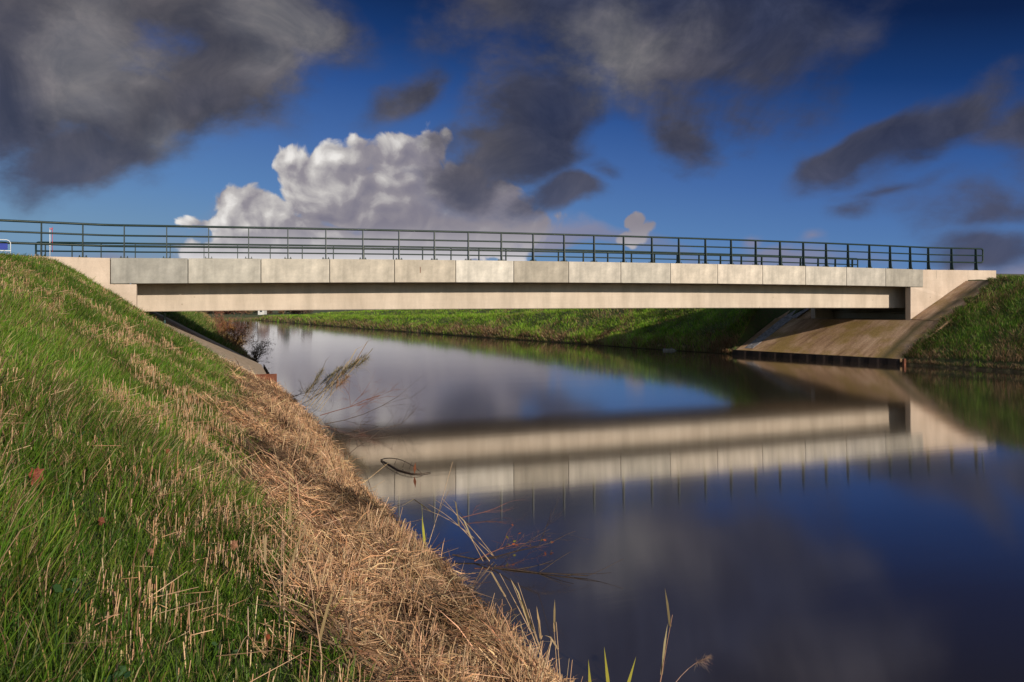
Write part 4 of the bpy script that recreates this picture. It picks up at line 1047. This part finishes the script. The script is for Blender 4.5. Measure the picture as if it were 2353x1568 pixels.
def billow(P):
    v1 = N(nt, 'ShaderNodeTexVoronoi', voronoi_dimensions='2D', Scale=24.0); v1.feature = 'SMOOTH_F1'; v1.inputs['Smoothness'].default_value = .35; L(nt, P, v1.inputs[0])
    v2 = N(nt, 'ShaderNodeTexVoronoi', voronoi_dimensions='2D', Scale=58.0); v2.feature = 'SMOOTH_F1'; v2.inputs['Smoothness'].default_value = .4; L(nt, P, v2.inputs[0])
    n_ = N(nt, 'ShaderNodeTexNoise', noise_dimensions='2D', Scale=60.0, Detail=5.0, Roughness=.6); L(nt, P, n_.inputs[0])
    q = mth(nt, 'MULTIPLY_ADD', v1.outputs[0], -.75, 1.0)
    q = mth(nt, 'MULTIPLY_ADD', v2.outputs[0], -.32, q)
    return mth(nt, 'MULTIPLY_ADD', n_.outputs[0], .42, q)
offp = nt.nodes.new('ShaderNodeVectorMath'); offp.operation = 'ADD'; L(nt, PW, offp.inputs[0]); offp.inputs[1].default_value = (-.0075, .010, 0)
bA = billow(PW); bB = billow(offp.outputs[0])
nC = N(nt, 'ShaderNodeTexNoise', noise_dimensions='2D', Scale=3.6, Detail=3.0); L(nt, P0, nC.inputs[0])
def srange(v_, a, b, c=0.0, d=1.0):
    r = N(nt, 'ShaderNodeMapRange'); r.interpolation_type = 'SMOOTHSTEP'; L(nt, v_, r.inputs[0])
    for s, q in ((1, a), (2, b), (3, c), (4, d)): r.inputs[s].default_value = q
    return r.outputs[0]
aD = srange(mth(nt, 'ADD', fD, mth(nt, 'MULTIPLY_ADD', nA.outputs[0], 1.35, -.70)), -.06, .52)
aH = mth(nt, 'MULTIPLY', srange(mth(nt, 'ADD', fH, mth(nt, 'MULTIPLY_ADD', nA.outputs[0], .8, -.4)), .05, .5), .75)
aW = srange(mth(nt, 'ADD', fW, mth(nt, 'MULTIPLY_ADD', bA, .75, -.56)), .0, .20)
# colours
relief = mth(nt, 'MULTIPLY_ADD', mth(nt, 'SUBTRACT', bA, bB), 1.35, .46)
lightside = srange(mth(nt, 'SUBTRACT', el, mth(nt, 'MULTIPLY', az, .75)), .17, .42)
wv = mth(nt, 'ADD', mth(nt, 'MULTIPLY', relief, .6), mth(nt, 'MULTIPLY', lightside, .45), clamp=True)
cW = ramp(nt, wv, [(.1, (.20, .19, .245)), (.45, (.29, .27, .305)), (.75, (.55, .525, .515)), (.98, (.84, .81, .78))])
lft = srange(az, .25, -.45)
fL = blobs(PD, [(270, 170, 190, 190, -30, 1), (385, 350, 90, 70, -30, 1), (620, 90, 190, 150, 20, .8), (1380, 120, 260, 110, 0, .4)])
lt = srange(mth(nt, 'ADD', fL, mth(nt, 'MULTIPLY_ADD', nA.outputs[0], 1.4, -.7)), -.05, .75)
cD1 = ramp(nt, nC.outputs[0], [(.35, (.052, .056, .084)), (.6, (.088, .083, .092))])
cD2 = ramp(nt, nC.outputs[0], [(.35, (.034, .043, .084)), (.6, (.064, .064, .085))])
cD = mixc(nt, lft, cD2, cD1)
nF = N(nt, 'ShaderNodeTexNoise', noise_dimensions='2D', Scale=16.0, Detail=7.0, Roughness=.6); L(nt, PD, nF.inputs[0])
cD = mixc(nt, mth(nt, 'MULTIPLY', lt, .9), cD, (.175, .168, .172))
offd = nt.nodes.new('ShaderNodeVectorMath'); offd.operation = 'ADD'; L(nt, PD, offd.inputs[0]); offd.inputs[1].default_value = (-.012, .022, 0)
nG = N(nt, 'ShaderNodeTexNoise', noise_dimensions='2D', Scale=11.0, Detail=5.0, Roughness=.6); L(nt, PD, nG.inputs[0])
nH = N(nt, 'ShaderNodeTexNoise', noise_dimensions='2D', Scale=11.0, Detail=5.0, Roughness=.6); L(nt, offd.outputs[0], nH.inputs[0])
rel2 = mth(nt, 'MULTIPLY_ADD', mth(nt, 'SUBTRACT', nG.outputs[0], nH.outputs[0]), 1.5, .5, clamp=True)
cD = mixc(nt, 1.0, cD, ramp(nt, rel2, [(.1, (.78, .81, .88)), (.5, (1.0, 1.0, 1.0)), (.9, (1.30, 1.26, 1.23))]), 'MULTIPLY')
cD = mixc(nt, 1.0, cD, ramp(nt, nF.outputs[0], [(.3, (.74, .77, .84)), (.7, (1.25, 1.22, 1.2))]), 'MULTIPLY')
cD = mixc(nt, srange(fD, .25, .0), cD, mixc(nt, .5, CLEAR, cD))
base_dark = srange(el, .10, .20)
cD = mixc(nt, mth(nt, 'MULTIPLY', mth(nt, 'SUBTRACT', 1.0, base_dark), .35), cD, (.10, .12, .22))
cH = ramp(nt, nC.outputs[0], [(.35, (.19, .19, .29)), (.65, (.33, .29, .34))])
low = mth(nt, 'SUBTRACT', 1.0, srange(el, .045, .10))
cW0 = cW
cW = mixc(nt, mth(nt, 'MULTIPLY', srange(mth(nt, 'SUBTRACT', mth(nt, 'MULTIPLY', az, 1.0), mth(nt, 'MULTIPLY', el, .9)), -.36, -.06), .8), cW, (.26, .24, .28))
cW = mixc(nt, mth(nt, 'MULTIPLY', low, .85), cW, mixc(nt, srange(el, .035, .065), (.88, .86, .85), (.56, .54, .57)))
s1 = mixc(nt, aH, CLEAR, cH)
s2 = mixc(nt, aW, s1, cW)
s3 = mixc(nt, mth(nt, 'MULTIPLY', aD, .96), s2, cD)
# behind the camera: scattered pale cloud over the plain sky
nE = N(nt, 'ShaderNodeTexNoise', Scale=2.2, Detail=5.0); L(nt, D, nE.inputs[0])
plainsky = nt.nodes.new('ShaderNodeVectorMath'); plainsky.operation = 'SCALE'; plainsky.inputs['Scale'].default_value = .11; L(nt, sky.outputs[0], plainsky.inputs[0])
back = mixc(nt, ramp(nt, nE.outputs[0], [(.48, (0, 0, 0)), (.62, (.8, .8, .8))]), plainsky.outputs[0], (.42, .42, .44))
fb = srange(mth(nt, 'ABSOLUTE', az), .85, 1.25)
topz = srange(el, .55, .8)
fin = mixc(nt, mth(nt, 'MAXIMUM', fb, topz), s3, back)
L(nt, fin, bg.inputs[0]); bg.inputs[1].default_value = 1.0

sun = bpy.data.lights.new('sun', 'SUN'); sun.energy = 4.6; sun.angle = radians(.5); sun.color = (1.0, .875, .73)
so = bpy.data.objects.new('sun', sun); COL.objects.link(so)
from mathutils import Vector
so.rotation_euler = Vector(sun_dir).to_track_quat('Z', 'Y').to_euler(); so.location = (10, -20, 30)

# ------------------------------------------------------------------ camera
cam = bpy.data.cameras.new('camera'); co = bpy.data.objects.new('camera', cam); COL.objects.link(co); SC.camera = co
co.location = (0, 0, CAMZ); co.rotation_euler = (pi/2, 0, -TH)
cam.sensor_width = 36; cam.lens = FP/2353*36; cam.shift_y = -94/2353; cam.clip_end = 6000; cam.clip_start = .05
SC.view_settings.view_transform = 'Standard'; SC.view_settings.look = 'None'; SC.view_settings.exposure = 0; SC.view_settings.gamma = 1
SC.cycles.use_denoising = True
SC.cycles.max_bounces = 6; SC.cycles.diffuse_bounces = 2; SC.cycles.glossy_bounces = 3; SC.cycles.transmission_bounces = 3
SC.cycles.sample_clamp_indirect = 6
SC.cycles.caustics_reflective = False; SC.cycles.caustics_refractive = False
